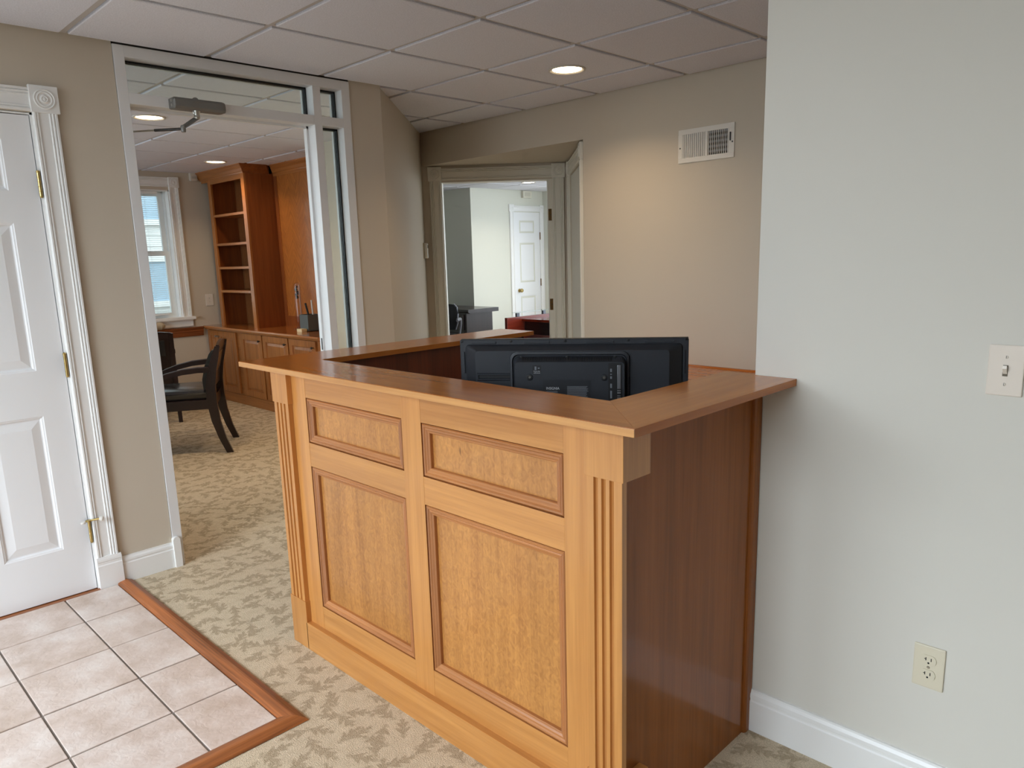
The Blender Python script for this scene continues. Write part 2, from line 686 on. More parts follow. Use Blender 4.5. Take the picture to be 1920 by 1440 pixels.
def ceiling_tile_mat():
    m, t, p = nt('acoustic_ceiling_tile')
    L = t.links
    tc = node(t, 'ShaderNodeTexCoord')
    n = node(t, 'ShaderNodeTexNoise')
    n.inputs['Scale'].default_value = 190
    n.inputs['Detail'].default_value = 3
    L.new(tc.outputs['Object'], n.inputs['Vector'])
    mr = node(t, 'ShaderNodeMapRange')
    mr.inputs['From Min'].default_value = .3
    mr.inputs['From Max'].default_value = .7
    mr.inputs['To Min'].default_value = .90
    mr.inputs['To Max'].default_value = 1.06
    L.new(n.outputs['Fac'], mr.inputs['Value'])
    oi = node(t, 'ShaderNodeObjectInfo')
    mr2 = node(t, 'ShaderNodeMapRange')
    mr2.inputs['To Min'].default_value = .97
    mr2.inputs['To Max'].default_value = 1.03
    L.new(oi.outputs['Random'], mr2.inputs['Value'])
    mu = node(t, 'ShaderNodeMath', operation='MULTIPLY')
    L.new(mr.outputs[0], mu.inputs[0])
    L.new(mr2.outputs[0], mu.inputs[1])
    hs = node(t, 'ShaderNodeHueSaturation')
    hs.inputs['Color'].default_value = CEIL_COL
    L.new(mu.outputs[0], hs.inputs['Value'])
    L.new(hs.outputs[0], p.inputs['Base Color'])
    p.inputs['Roughness'].default_value = .95
    p.inputs['Specular IOR Level'].default_value = .1
    return m


def glass_mat(name='clear_glass', tint=(.93, .97, .96, 1), rough=.02):
    m = bpy.data.materials.new(name)
    m.use_nodes = True
    t = m.node_tree
    t.nodes.clear()
    out = node(t, 'ShaderNodeOutputMaterial')
    tr = node(t, 'ShaderNodeBsdfTransparent')
    tr.inputs[0].default_value = tint
    gl = node(t, 'ShaderNodeBsdfGlossy')
    gl.inputs['Roughness'].default_value = rough
    lw = node(t, 'ShaderNodeLayerWeight')
    lw.inputs['Blend'].default_value = .5
    pw = node(t, 'ShaderNodeMath', operation='POWER')
    pw.inputs[1].default_value = 5.0
    t.links.new(lw.outputs['Facing'], pw.inputs[0])
    fr = node(t, 'ShaderNodeMath', operation='MULTIPLY_ADD')
    fr.inputs[1].default_value = .90
    fr.inputs[2].default_value = .045
    t.links.new(pw.outputs[0], fr.inputs[0])
    mx = node(t, 'ShaderNodeMixShader')
    t.links.new(fr.outputs[0], mx.inputs[0])
    t.links.new(tr.outputs[0], mx.inputs[1])
    t.links.new(gl.outputs[0], mx.inputs[2])
    t.links.new(mx.outputs[0], out.inputs[0])
    return m


CARPET_A = srgb(190, 173, 146)
CARPET_B = srgb(222, 207, 182)
CARPET_LEAF = srgb(146, 127, 100)
CEIL_COL = srgb(228, 229, 238)

WALL = simple('wall_paint_taupe', srgb(205, 194, 177), .85, spec=.25)
WALLR = simple('wall_paint_grey_beige', srgb(217, 214, 205), .8, spec=.3)
WALLO = simple('wall_paint_office', srgb(216, 216, 204), .85, spec=.25)
WHITE = simple('white_gloss_trim', srgb(240, 240, 238), .32, spec=.5)
OFFWHITE = simple('off_white_trim', srgb(226, 222, 210), .4, spec=.5)
DOORW = simple('white_door_paint', srgb(238, 239, 240), .38, spec=.5)
ALMOND = simple('almond_plastic', srgb(228, 217, 204), .35)
IVORY = simple('ivory_plastic', srgb(220, 212, 190), .35)
ALU = simple('painted_aluminium', srgb(230, 230, 230), .42, spec=.5)
CLOSER = simple('grey_closer_enamel', srgb(128, 126, 122), .4, metal=.35)
CHROME = simple('worn_steel', srgb(190, 188, 182), .28, metal=1)
DARKSTEEL = simple('dark_steel', srgb(70, 68, 66), .4, metal=.8)
BRASS = simple('antique_brass', srgb(196, 172, 112), .28, metal=1, var=.15, vscale=60)
BRONZE = simple('dull_bronze', srgb(110, 84, 50), .4, metal=1)
BLACK = simple('black_rubber', srgb(14, 14, 14), .6)
DARKGAP = simple('dark_shadow_gap', srgb(48, 42, 38), .8)
GASKET = simple('black_gasket', srgb(8, 8, 9), .5)
GROUT = simple('grey_grout', srgb(132, 122, 114), .9, bump=.2, bscale=200)
TILE = tile_mat()
CARPET = carpet_mat()
CTILE = ceiling_tile_mat()
TEE = simple('ceiling_grid_white', srgb(196, 190, 186), .5)
GLASS = glass_mat()
DESKL, DESKD = srgb(203, 143, 78), srgb(170, 111, 54)
WZ = wood('desk_wood_upright', DESKL, DESKD, 'z', .34, .35, rnd=.07)
WX = wood('desk_wood_lengthwise', DESKL, DESKD, 'x', .34, .35, rnd=.07)
WFIG = wood('desk_wood_figured', srgb(202, 142, 75), srgb(150, 95, 46), 'z', .34, .3, figure=.45, contrast=1.1, rnd=.03)
WMOLD = wood('desk_moulding_wood', srgb(190, 126, 72), srgb(146, 90, 48), 'x', .3, .3, rnd=.06)
WMOLDZ = wood('desk_moulding_wood_upright', srgb(176, 114, 66), srgb(134, 82, 46), 'z', .3, .3, rnd=.06)
WTOPX = wood('counter_top_wood_x', srgb(196, 118, 46), srgb(166, 94, 36), 'x', .17, .0, rnd=.02, bump=0, spec=.38, fine=.10)
WTOPY = wood('counter_top_wood_y', srgb(196, 118, 46), srgb(166, 94, 36), 'y', .17, .0, rnd=.02, bump=0, spec=.38, fine=.10)
WSIDE_SHADED = wood('desk_side_veneer_shaded', srgb(158, 94, 43), srgb(124, 70, 31), 'z', .14, .0, rnd=.03, bump=0, spec=.25)  # desk wood darkened: shade on the side away from daylight is in the colour
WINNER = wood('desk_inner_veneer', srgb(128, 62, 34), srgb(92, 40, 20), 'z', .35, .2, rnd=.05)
CABZ = wood('cabinet_oak_upright', srgb(182, 118, 62), srgb(138, 82, 38), 'z', .35, .3, rnd=.05)
CABX = wood('cabinet_oak_lengthwise', srgb(182, 118, 62), srgb(138, 82, 38), 'x', .35, .3, rnd=.05)
CABSIDE = wood('bookcase_side_veneer', srgb(150, 84, 40), srgb(112, 56, 24), 'z', .32, .4, rnd=.03)
CABBACK = wood('bookcase_back_veneer', srgb(146, 92, 48), srgb(96, 56, 26), 'z', .45, .1, figure=.4, rnd=.06)
CABTOP = wood('cabinet_top_oak', srgb(178, 112, 56), srgb(136, 78, 34), 'x', .2, .6, rnd=.03)
CHEV = chevron_veneer('chevron_veneer', srgb(178, 110, 50), srgb(146, 86, 38))
OAKTRIM = wood('oak_transition_strip', srgb(178, 106, 58), srgb(104, 60, 34), 'x', .45, .1, contrast=1.5, rnd=.05)
OAKTRIMY = wood('oak_transition_strip_y', srgb(172, 104, 56), srgb(100, 58, 34), 'y', .45, .1, contrast=1.5, rnd=.05)
CHAIRRAIL = wood('chair_rail_oak', srgb(150, 84, 42), srgb(104, 52, 24), 'y', .35, .3, rnd=.03)
MAHOG = wood('mahogany_frame', srgb(38, 18, 16), srgb(20, 9, 9), 'z', .3, .25, rnd=.08, bump=0)
LEATHER = simple('black_leather', srgb(22, 23, 26), .26, spec=.7, coat=.4)
TVB = simple('black_tv_plastic', srgb(34, 37, 43), .5, spec=.45, bump=.18, bscale=900)
TVD = simple('dark_tv_plastic', srgb(9, 10, 12), .5)
PRINT = simple('white_print', srgb(200, 202, 206), .6)
PRINTG = simple('grey_print', srgb(108, 112, 118), .6)
REDWOOD = wood('red_mahogany_desk', srgb(138, 48, 26), srgb(86, 22, 12), 'y', .25, .5, rnd=.06)
DARKWOOD = wood('dark_espresso_wood', srgb(40, 26, 27), srgb(22, 14, 15), 'z', .35, .3, rnd=.06)
ACRYL = glass_mat('clear_acrylic', (.95, .93, .93, 1), .03)
LENS = simple('lamp_lens_lit', (1, .9, .7, 1), .5, emit=(1.0, .80, .52, 1), estr=9)
LENSW = simple('lamp_lens_white', (1, .95, .85, 1), .5, emit=(1.0, .93, .82, 1), estr=9)
for _m in (LENS, LENSW):
    _m.cycles.emission_sampling = 'NONE'
RINGM = simple('lamp_trim_ring', srgb(200, 194, 184), .4)

XL = -3.587      # left wall face
YR = 1.944       # right wall face
YB = 3.807       # rear alcove wall face
ZC = 2.3875      # ceiling
ZT = 2.46        # top of walls

# ------------------------------------------------------------------ floor and ceiling
fl = struct('floor', B(-9.7, 2.8, -1.5, 9.0, -.12, 0), CARPET, 'beige carpet with scattered brown leaf sprigs', 'floor')
ground = struct('ground', B(-60, 40, -50, 60, -.6, -.3), simple('pavement', srgb(150, 150, 146), .9), 'pale paving outside the windows', 'ground')

# foyer tile bed: grout plus tiles
foy = struct('floor_foyer', B(-3.60, -2.055, -1.3, .972, -.01, .003), GROUT, 'pinkish ceramic tile floor of the foyer', 'tile floor')
txs = [-3.562, -3.268, -2.958, -2.652, -2.350, -2.062]
tys = [.967, .746, .442, .138, -.166, -.470, -.774, -1.078, -1.3]
gap = .0035
for i in range(len(txs) - 1):
    for j in range(len(tys) - 1):
        x0, x1, y0, y1 = txs[i] + gap, txs[i + 1] - gap, tys[j + 1] + gap, tys[j] - gap
        dz = random.uniform(-.0006, .0006)
        o = mk('tile', MB().box(x0 - (x0 + x1) / 2, x1 - (x0 + x1) / 2, y0 - (y0 + y1) / 2, y1 - (y0 + y1) / 2, 0, .006, .0025), TILE, None)
        o.parent = foy
        o.location = ((x0 + x1) / 2, (y0 + y1) / 2, .002 + dz)

# oak transition strips round the tile
def strip(name, mat, pts_fn, label):
    m = MB()
    # cross-section offsets: (across 0=tile side .. 1=carpet side, height)
    sec = [(0, 0), (0, .009), (.16, .013), (.50, .017), (.60, .0165), (.92, .007), (1, 0)]
    a, b = pts_fn
    m.loft([[(p[0], p[1], p[2]) for p in (a(s, h) for s, h in sec)], [(p[0], p[1], p[2]) for p in (b(s, h) for s, h in sec)]])
    o = struct(name, m, mat)
    o['label'] = label
    o['category'] = 'floor trim'
    return o


strip('trim_1', OAKTRIM, (lambda s, h: (-3.570, .967 + .068 * s, h + .002), lambda s, h: (-2.062 + .071 * s, .967 + .068 * s, h + .002)),
      'worn oak strip between tile and carpet, running from the white baseboard')
strip('trim_2', OAKTRIMY, (lambda s, h: (-2.062 + .071 * s, .967 + .068 * s, h + .002), lambda s, h: (-2.062 + .071 * s, -1.3, h + .002)),
      'worn oak strip between tile and carpet, along the lower edge of the photo')
struct('trim_3', B(-3.68, -3.557, .10, .905, 0, .006, .002), OAKTRIMY, 'thin oak threshold strip under the white six-panel door', 'threshold')

# ceilings: deck plus hung grid
deck = struct('ceiling', B(-9.7, 2.8, -1.5, 9.0, ZT, ZT + .12), simple('ceiling_deck', srgb(120, 116, 112), .9), 'grid ceiling of textured white acoustic tiles', 'ceiling')


A2, B2 = Vector((XL, 2.622)), Vector((-4.715, YB))
DN = Vector(((B2 - A2).y, -(B2 - A2).x)).normalized()   # points into the reception side


def clip_poly(poly, n, c):
    """keep the part of poly with n.p >= c"""
    out = []
    for i in range(len(poly)):
        p, q = Vector(poly[i]), Vector(poly[(i + 1) % len(poly)])
        dp, dq = n.dot(p) - c, n.dot(q) - c
        if dp >= 0:
            out.append((p.x, p.y))
        if (dp > 0 and dq < 0) or (dp < 0 and dq > 0):
            r = p + (q - p) * (dp / (dp - dq))
            out.append((r.x, r.y))
    return out


def hung_ceiling(xs, ys, clip, side=None, skip=lambda cx, cy: False):
    """tiles with a stepped edge hung in a tee grid; clip=(x0,x1,y0,y1); side=(n, c) keeps n.p >= c"""
    X0, X1, Y0, Y1 = clip
    cache = {}
    tw = .012
    for i in range(len(xs) - 1):
        for j in range(len(ys) - 1):
            x0, x1 = max(xs[i], X0), min(xs[i + 1], X1)
            y0, y1 = max(ys[j], Y0), min(ys[j + 1], Y1)
            if x1 - x0 < .03 or y1 - y0 < .03 or skip((x0 + x1) / 2, (y0 + y1) / 2):
                continue
            if side:
                ins = [side[0].dot(Vector(p)) >= side[1] for p in ((x0, y0), (x1, y0), (x1, y1), (x0, y1))]
                if not any(ins):
                    continue
                if not all(ins):
                    g = tw + .006
                    poly = clip_poly([(x0 + g, y0 + g), (x1 - g, y0 + g), (x1 - g, y1 - g), (x0 + g, y1 - g)], side[0], side[1])
                    if len(poly) > 2:
                        mk('ceiling_tile', MB().prism(poly, 'z', ZC - .005, ZC + .016), CTILE, deck)
                    continue
            sx, sy = round(x1 - x0, 3), round(y1 - y0, 3)
            key = (sx, sy)
            if key not in cache:
                m = MB()
                hx, hy = sx / 2 - tw * .5, sy / 2 - tw * .5
                ix, iy = sx / 2 - tw - .004, sy / 2 - tw - .004
                r = lambda a, b, z: [(-a, -b, z), (a, -b, z), (a, b, z), (-a, b, z)]
                m.loft([r(hx, hy, .016), r(hx, hy, .0075), r(ix, iy, .0075), r(ix, iy, -.003), r(ix - .003, iy - .003, -.006)])
                me = bpy.data.meshes.new('ceiling_tile')
                m.bm.to_mesh(me)
                m.bm.free()
                me.materials.append(CTILE)
                cache[key] = me
            o = bpy.data.objects.new('ceiling_tile', cache[key])
            COL.objects.link(o)
            o.parent = deck
            o.location = ((x0 + x1) / 2, (y0 + y1) / 2, ZC)

    def tee(p, q, hw, z):
        poly = [(p[0] - hw[0], p[1] - hw[1]), (q[0] + hw[0], p[1] - hw[1]), (q[0] + hw[0], q[1] + hw[1]), (p[0] - hw[0], q[1] + hw[1])]
        if side:
            poly = clip_poly(poly, side[0], side[1])
        if len(poly) > 2:
            mk('grid_tee', MB().prism(poly, 'z', ZC + z, ZC + z + .004), TEE, deck)
    for x in xs:
        if X0 < x < X1:
            tee((x, Y0), (x, Y1), (tw, 0), .0030)
    for y in ys:
        if Y0 < y < Y1:
            tee((X0, y), (X1, y), (0, tw), .0025)


mxs = [-2.357 + .612 * k for k in range(-4, 9)]
mys = [1.648 + .598 * k for k in range(-5, 5)]
# reception: strip right of the left wall, then the alcove beyond the diagonal wall
ysplit = [y for y in mys if y < 2.6][-1]
hung_ceiling(mxs, mys, (XL, 2.6, -1.3, YB))
hung_ceiling([-4.805, -4.193, XL], mys, (-4.74, XL, 2.5, YB), side=(DN, DN.dot(A2) - .03))
cxs = [-6.07 + .6095 * k for k in range(-4, 5)]
cys = [2.287 + .607 * k for k in range(-6, 4)]
hung_ceiling(cxs, cys, (-8.05, -3.70, -1.3, 3.83), side=(-DN, -DN.dot(A2) + .06), skip=lambda cx, cy: cx > -5.7 and cy > 3.5)
oxs = [-7.31 + .61 * k for k in range(-4, 9)]
oys = [7.0 + .61 * k for k in range(-5, 4)]
hung_ceiling(oxs, oys, (-9.4, -2.9, 4.0, 8.75), skip=lambda cx, cy: cy < 4.75 and cx > -4.9 + (cy - 3.6))

# ------------------------------------------------------------------ walls
wl = MB()
wl.box(-3.707, XL, -1.42, .100, 0, ZT)
wl.box(-3.707, XL, .100, .9, 2.062, ZT)
wl.box(-3.707, XL, .9, 1.236, 0, ZT)
wl.box(-3.707, XL, 1.236, 2.424, 2.3925, ZT)
wl.box(-3.707, XL, 2.424, 2.63, 0, ZT)
struct('wall_left', wl, WALL, 'taupe wall around the white six-panel door and glazed entry', 'wall')
struct('wall_diagonal', MB().prism([(XL, 2.622), (-4.715, YB), (-4.715, 3.98), (-5.70, 3.98), (-5.70, 3.43), (-4.51, 3.43), (-3.707, 2.58), (-3.65, 2.60)], 'z', 0, ZT), WALL,
       'taupe diagonal wall between the glazed entry and the corner doorway', 'wall')
Bp, Dp, Cp = Vector((-4.715, YB)), Vector((-3.10, YB)), Vector((-3.9075, 4.6145))
wb = MB()
wb.box(-3.10, -.85, YB, 3.93, 0, ZT)
wb.prism([(-4.715, YB), (-3.10, YB), (-3.05, 3.93), (-3.9, 4.70), (-4.80, 3.93)], 'z', 2.138, ZT)
struct('wall_back', wb, WALL, 'taupe back wall with the air vent and a corner recess', 'wall')
# recess: left leg with the doorway, right leg with another cased door
U = Vector((.70711, .70711))
N = Vector((-.70711, .70711))


def leg_prism(m, o, u, n, u0, u1, t0, t1, z0, z1):
    pts = [o + u * u0 + n * t0, o + u * u1 + n * t0, o + u * u1 + n * t1, o + u * u0 + n * t1]
    return m.prism([(p.x, p.y) for p in pts], 'z', z0, z1)


wd = MB()
leg_prism(wd, Bp, U, N, -.06, .148, 0, .12, 0, 2.16)
leg_prism(wd, Bp, U, N, .148, 1.016, 0, .12, 2.016, 2.16)
leg_prism(wd, Bp, U, N, 1.016, 1.30, 0, .12, 0, 2.16)
struct('wall_doorway', wd, WALL, 'wall of the corner recess holding the open doorway', 'wall')
U2 = Vector((-.70711, .70711))
N2 = Vector((.70711, .70711))
wr = MB()
leg_prism(wr, Dp, U2, N2, 0, .11, 0, .12, 0, 2.16)
leg_prism(wr, Dp, U2, N2, .11, 1.03, 0, .12, 2.03, 2.16)
leg_prism(wr, Dp, U2, N2, 1.03, 1.14, 0, .12, 0, 2.16)
struct('wall_recess', wr, WALL, 'narrow wall of the corner recess seen edge-on', 'wall')
rw = MB()
rw.box(-.972, 2.72, YR, 2.064, 0, ZT)
rw.box(-.972, -.85, 2.064, 3.93, 0, ZT)
struct('wall_right', rw, WALLR, 'large pale grey-beige wall with light switch and outlet', 'wall')
ww = MB()
ww.box(-3.707, -3.42, -1.42, -1.3, 0, ZT)
ww.box(-3.42, -1.62, -1.42, -1.3, 2.22, ZT)
ww.box(-1.62, -1.38, -1.42, -1.3, 0, ZT)
ww.box(-1.38, -.12, -1.42, -1.3, 0, .45)
ww.box(-1.38, -.12, -1.42, -1.3, 2.2, ZT)
ww.box(-.12, 2.72, -1.42, -1.3, 0, ZT)
struct('wall_front', ww, WALL, 'front wall behind the viewer with entry glazing', 'wall')
struct('wall_side', B(2.6, 2.72, -1.42, 2.064, 0, ZT), WALL, 'side wall beyond the right edge', 'wall')
# conference room
cw = MB()
WY0, WY1, WZ0, WZ1 = 2.24, 3.161, .900, 2.205
cw.box(-8.23, -8.05, 3.161, 3.98, 0, ZT)
cw.box(-8.23, -8.05, 1.1, WY0, 0, ZT)
cw.box(-8.23, -8.05, WY0, WY1, 0, WZ0)
cw.box(-8.23, -8.05, WY0, WY1, WZ1, ZT)
cw.box(-8.23, -8.05, -.9, 1.1, 0, .9)
cw.box(-8.23, -8.05, -.9, 1.1, 2.205, ZT)
cw.box(-8.23, -8.05, -1.42, -.9, 0, ZT)
struct('wall_conference_window', cw, WALL, 'far taupe wall of the conference room around the bright window', 'wall')
struct('wall_conference_back', B(-8.23, -5.7, 3.86, 3.98, 0, ZT), WALL, 'wall behind the wooden cabinets', 'wall')
cfw = MB()
cfw.box(-8.23, -7.6, -1.42, -1.3, 0, ZT)
cfw.box(-7.6, -4.8, -1.42, -1.3, 0, .6)  # unseen window opening, added to let more light in
cfw.box(-7.6, -4.8, -1.42, -1.3, 2.3, ZT)
cfw.box(-4.8, -3.707, -1.42, -1.3, 0, ZT)
struct('wall_conference_front', cfw, WALL, 'near wall of the conference room', 'wall')
# office
ow = MB()
ow.box(-9.5, -7.926, 7.243, 7.40, 0, ZT)
ow.box(-8.05, -7.926, 7.40, 8.9, 0, ZT)
struct('wall_office_left', ow, WALLO, 'pale office wall with an outside corner beside the far white door', 'wall')
ofw = MB()
ofw.box(-8.05, -6.9, 8.735, 8.9, 0, ZT)
ofw.box(-6.9, -3.4, 8.735, 8.9, 0, .5)  # out-of-sight window opening, added for extra office light
ofw.box(-6.9, -3.4, 8.735, 8.9, 2.3, ZT)
ofw.box(-3.4, -2.8, 8.735, 8.9, 0, ZT)
struct('wall_office_far', ofw, WALLO, 'far office wall', 'wall')
struct('wall_office_west', B(-9.62, -9.45, 3.86, 7.4, 0, ZT), WALLO, 'office wall out of sight to the left', 'wall')
struct('wall_office_near', B(-9.62, -4.78, 3.90, 3.98, 0, ZT), WALLO, 'office side of the conference wall', 'wall')
oe = MB()
oe.box(-2.95, -2.8, 3.9, 5.0, 0, ZT)
oe.box(-2.95, -2.8, 5.0, 8.4, 0, .35)
oe.box(-2.95, -2.8, 5.0, 8.4, 2.35, ZT)
oe.box(-2.95, -2.8, 8.4, 8.9, 0, ZT)
struct('wall_office_east', oe, WALLO, 'office window wall out of sight', 'wall')

# ------------------------------------------------------------------ mouldings
BASEP = [(0, 0), (.014, 0), (.014, .094), (.011, .098), (.011, .104), (.013, .106), (.012, .116), (.007, .124), (.006, .130), (0, .130)]
# right wall baseboard (runs along x, projects to -y)
m = MB().prism([(YR - d, z * 1.03) for d, z in BASEP], 'x', -.966, 2.6)
struct('baseboard_right', m, WHITE, 'glossy white baseboard below the electrical outlet', 'baseboard')
m = MB().prism([(XL + d, z * .965) for d, z in BASEP], 'y', 0, 1)
m.bm.free()
m = MB()
m.loft([[(XL + d, y, z * .965) for d, z in BASEP] for y in (1.003, 1.236)])
bl = struct('baseboard_left', m, WHITE, 'white baseboard between the door casing and the glazed entry', 'baseboard')
mk('end_block', MB().prism([(1.233, 0), (1.266, 0), (1.266, .140), (1.262, .148), (1.255, .152), (1.244, .152), (1.237, .148), (1.233, .140)], 'x', XL, XL + .024), WHITE, bl)
m = MB()
m.loft([[(XL + d, y, z) for d, z in BASEP] for y in (-1.3, 0.0)])
struct('baseboard_foyer', m, WHITE, 'white baseboard left of the white door', 'baseboard')
# back wall baseboard
m = MB().prism([(YB - d, z) for d, z in BASEP], 'x', -3.10, -.972)
struct('baseboard_back', m, WHITE, 'white baseboard of the back alcove wall', 'baseboard')

CASP = [(0, 0), (0, .013), (.004, .016), (.010, .016), (.013, .011), (.016, .014), (.020, .014), (.023, .009), (.058, .009), (.061, .014), (.064, .014), (.067, .010), (.071, .017), (.075, .017), (.078, .012), (.081, .019), (.088, .019), (.089, .016), (.089, 0)]


def basis(o, u, n):
    """matrix mapping local (x along u, y along n, z up) with origin o"""
    Mx = Matrix.Identity(4)
    Mx.col[0][:3] = (u[0], u[1], 0)
    Mx.col[1][:3] = (n[0], n[1], 0)
    Mx.col[2][:3] = (0, 0, 1)
    Mx.translation = Vector((o[0], o[1], 0))
    return Mx


def casing(name, label, T, u0, u1, ztop, mat, width=.089, plinth=True, blk=.105, only=None):
    """door casing in local frame: x along wall, +y out of the wall; opening u0..u1, head at ztop"""
    root = sroot(name, label, 'door casing')
    k = width / .089

    def add(nm, mb, parent=root, smooth=False):
        mb.bm.transform(T)
        return mk(nm, mb, mat, parent, smooth)
    z0 = .152 if plinth else 0
    for s, ue in ((-1, u0), (1, u1)):
        if only and s not in only:
            continue
        prof = [(ue + s * a * k, d) for a, d in CASP]
        add('side_casing', MB().prism(prof, 'z', z0, ztop))
        if plinth:
            pp = MB()
            a0, a1 = ue - s * .004, ue + s * (width + .011)
            pp.prism([(0, 0), (.024, 0), (.024, .112), (.021, .117), (.021, .128), (.023, .131), (.022, .140), (.018, .152), (0, .152)], 'x', min(a0, a1), max(a0, a1))
            add('plinth_block', pp)
        c = ue + s * (width / 2 + .003)
        b = add('corner_block', MB().box(c - blk / 2, c + blk / 2, 0, .022, ztop, ztop + blk, .0025))
        TT = Matrix.Translation((c, .022, ztop + blk / 2)) @ Matrix.Rotation(-math.pi / 2, 4, 'X')
        q = blk / .105
        r = MB().ring([(.040 * q, -.001), (.039 * q, .004), (.036 * q, .005), (.033 * q, .002), (.030 * q, .0035), (.026 * q, .0045), (.023 * q, .001), (.018 * q, .001), (.015 * q, .004), (.011 * q, .006), (.008 * q, .003), (.005 * q, .006), (0, .008)], TT)
        add('rosette', r, b, True)
    hp = MB()
    prof = [(d, ztop + a * k + .004) for a, d in CASP]
    hp.prism(prof, 'x', u0 - .003, u1 + .003)
    if only:
        pass
    add('head_casing', hp)
    return root


# ------------------------------------------------------------------ white six-panel door in left wall
TL = basis((XL, 0), (0, 1), (1, 0))   # local x = world y, local y = world +x  (mirrored frame, fixed by normals)


def flipfix(mb):
    bmesh.ops.recalc_face_normals(mb.bm, faces=mb.bm.faces[:])


casing('trim_4', 'white fluted door casing with rosette corner blocks on the left wall', TL, .108, .899, 2.064, WHITE)
DY0, DY1, DZ0, DZ1 = .117, .887, .010, 2.052


def panel_door(name, label, T, w, z0, z1, mat, thick=.035, single=False):
    root = sroot(name, label, 'door')

    def add(nm, mb, mt, parent=root, smooth=False):
        mb.bm.transform(T)
        bmesh.ops.recalc_face_normals(mb.bm, faces=mb.bm.faces[:])
        return mk(nm, mb, mt, parent, smooth)
    st, pw = .108, (w - .108 * 3) / 2
    cols = [(st, st + pw), (w - st - pw, w - st)] if not single else [(st, w - st)]
    rows = [(.228, .830), (1.023, 1.629), (1.755, 1.955)]
    sl = MB()
    for a, b in (((0, st), (st + pw, w - st - pw), (w - st, w)) if not single else ((0, st), (w - st, w))):
        sl.box(a, b, -thick, 0, z0, z1)
    for a, b in cols:
        zz = [z0] + [v for r in rows for v in r] + [z1]
        for k in range(0, len(zz), 2):
            sl.box(a, b, -thick, 0, zz[k], zz[k + 1])
    add('slab', sl, mat)
    for a, b in cols:
        for c, d in rows:
            p = MB()
            # local frame(): depth along +Y ; we want negative y = deeper
            p.frame((a, b, c, d), [(0, 0), (.003, -.002), (.008, -.0035), (.012, -.009), (.016, -.010), (.048, -.0035), (.050, -.003)], Matrix.Identity(4))
            p.quad([(a + .05, -.003, c + .05), (b - .05, -.003, c + .05), (b - .05, -.003, d - .05), (a + .05, -.003, d - .05)])
            add('panel', p, mat)
    return root, add


d1, addd = panel_door('door_1', 'white six-panel door with brass hinges at the left edge of the photo', basis((XL - .004, DY0), (0, 1), (1, 0)), DY1 - DY0, DZ0, DZ1, DOORW)
# jamb
jm = MB()
jm.box(-3.70, XL, .890, .900, 0, 2.064)
jm.box(-3.70, XL, .104, .114, 0, 2.064)
jm.box(-3.70, XL, .104, .900, 2.055, 2.064)
mk('jamb', jm, WHITE, d1)
mk('dark_gap_backing', B(-3.70, -3.66, .10, .895, 0, 2.06), DARKGAP, d1)  # dark sheet across the doorway; shade in the door gaps as colour
hx = XL + .004
for hz0, hz1 in ((1.737, 1.830), (.990, 1.081), (.236, .328)):
    h = MB()
    h.ring([(0, 0), (.0062, 0), (.0062, (hz1 - hz0)), (0, (hz1 - hz0))], Matrix.Translation((hx + .002, .8895, hz0)), segs=14)
    for q in range(1, 5):
        zq = hz0 + (hz1 - hz0) * q / 5
        h.ring([(.0066, -.0012), (.0072, 0), (.0066, .0012)], Matrix.Translation((hx + .002, .8895, zq)), segs=14)
    h.ring([(.0062, 0), (.0075, .002), (.0075, .005), (.004, .009), (0, .010)], Matrix.Translation((hx + .002, .8895, hz1)), segs=14)
    h.ring([(0, -.008), (.004, -.007), (.0062, -.002), (.0062, 0)], Matrix.Translation((hx + .002, .8895, hz0)), segs=14)
    hg = mk('hinge', h, BRASS, d1, True)
    if hz1 < .5:
        # hinge-pin door stop: bracket plus two padded arms
        s = MB()
        s.ring([(0, 0), (.013, 0), (.014, .003), (.013, .006), (0, .006)], Matrix.Translation((hx + .003, .8895, hz1 + .002)), segs=16)
        s.tube([(hx + .004, .888, hz1 + .006), (hx + .020, .862, hz1 + .006)], .0035)
        s.tube([(hx + .006, .895, hz1 + .006), (hx + .028, .935, hz1 + .010)], .0045)
        so = mk('door_stop', s, BRASS, hg, True, label='brass hinge-pin door stop')
        s2 = MB()
        s2.ring([(0, 0), (.010, .001), (.011, .006), (.008, .010), (0, .011)], Matrix.Translation((hx + .020, .862, hz1 + .001)) @ Matrix.Rotation(0, 4, 'Z'), segs=14)
        s2.ring([(0, -.004), (.010, -.003), (.012, .004), (.008, .012), (0, .013)], Matrix.Translation((hx + .030, .938, hz1 + .008)) @ Matrix.Rotation(1.2, 4, 'X'), segs=14)
        o = mk('stop_pad', s2, simple('clear_rubber_pad', srgb(226, 222, 214), .3), hg, True)

# ------------------------------------------------------------------ glazed entry (storefront frame)
sf = sroot('window_1', 'white aluminium glazed entry frame with transom and narrow sidelight', 'glazed frame')
FX0, FX1 = -3.70, XL + .006
yj0, yj1 = 1.238, 1.283
ym0, ym1 = 2.197, 2.242
yk0, yk1 = 2.372, 2.422
zh0, zh1 = 2.332, 2.379
zt0, zt1 = 2.140, 2.186
mk('jamb', B(FX0, FX1, yj0, yj1, 0, zh1, .0015), ALU, sf)
mk('mullion', B(FX0, FX1, ym0, ym1, 0, zh0, .0015), ALU, sf)
mk('jamb', B(FX0, FX1, yk0, yk1, 0, zh1, .0015), ALU, sf)
mk('head_rail', B(FX0, FX1, yj1, yk0, zh0, zh1, .0015), ALU, sf)
mk('transom_rail', B(FX0, FX1, yj1, ym0, zt0, zt1, .0015), ALU, sf)
mk('transom_rail', B(FX0, FX1, ym1, yk0, zt0, zt1, .0015), ALU, sf)
mk('sill_rail', B(FX0, FX1, ym1, yk0, 0, .10, .0015), ALU, sf)
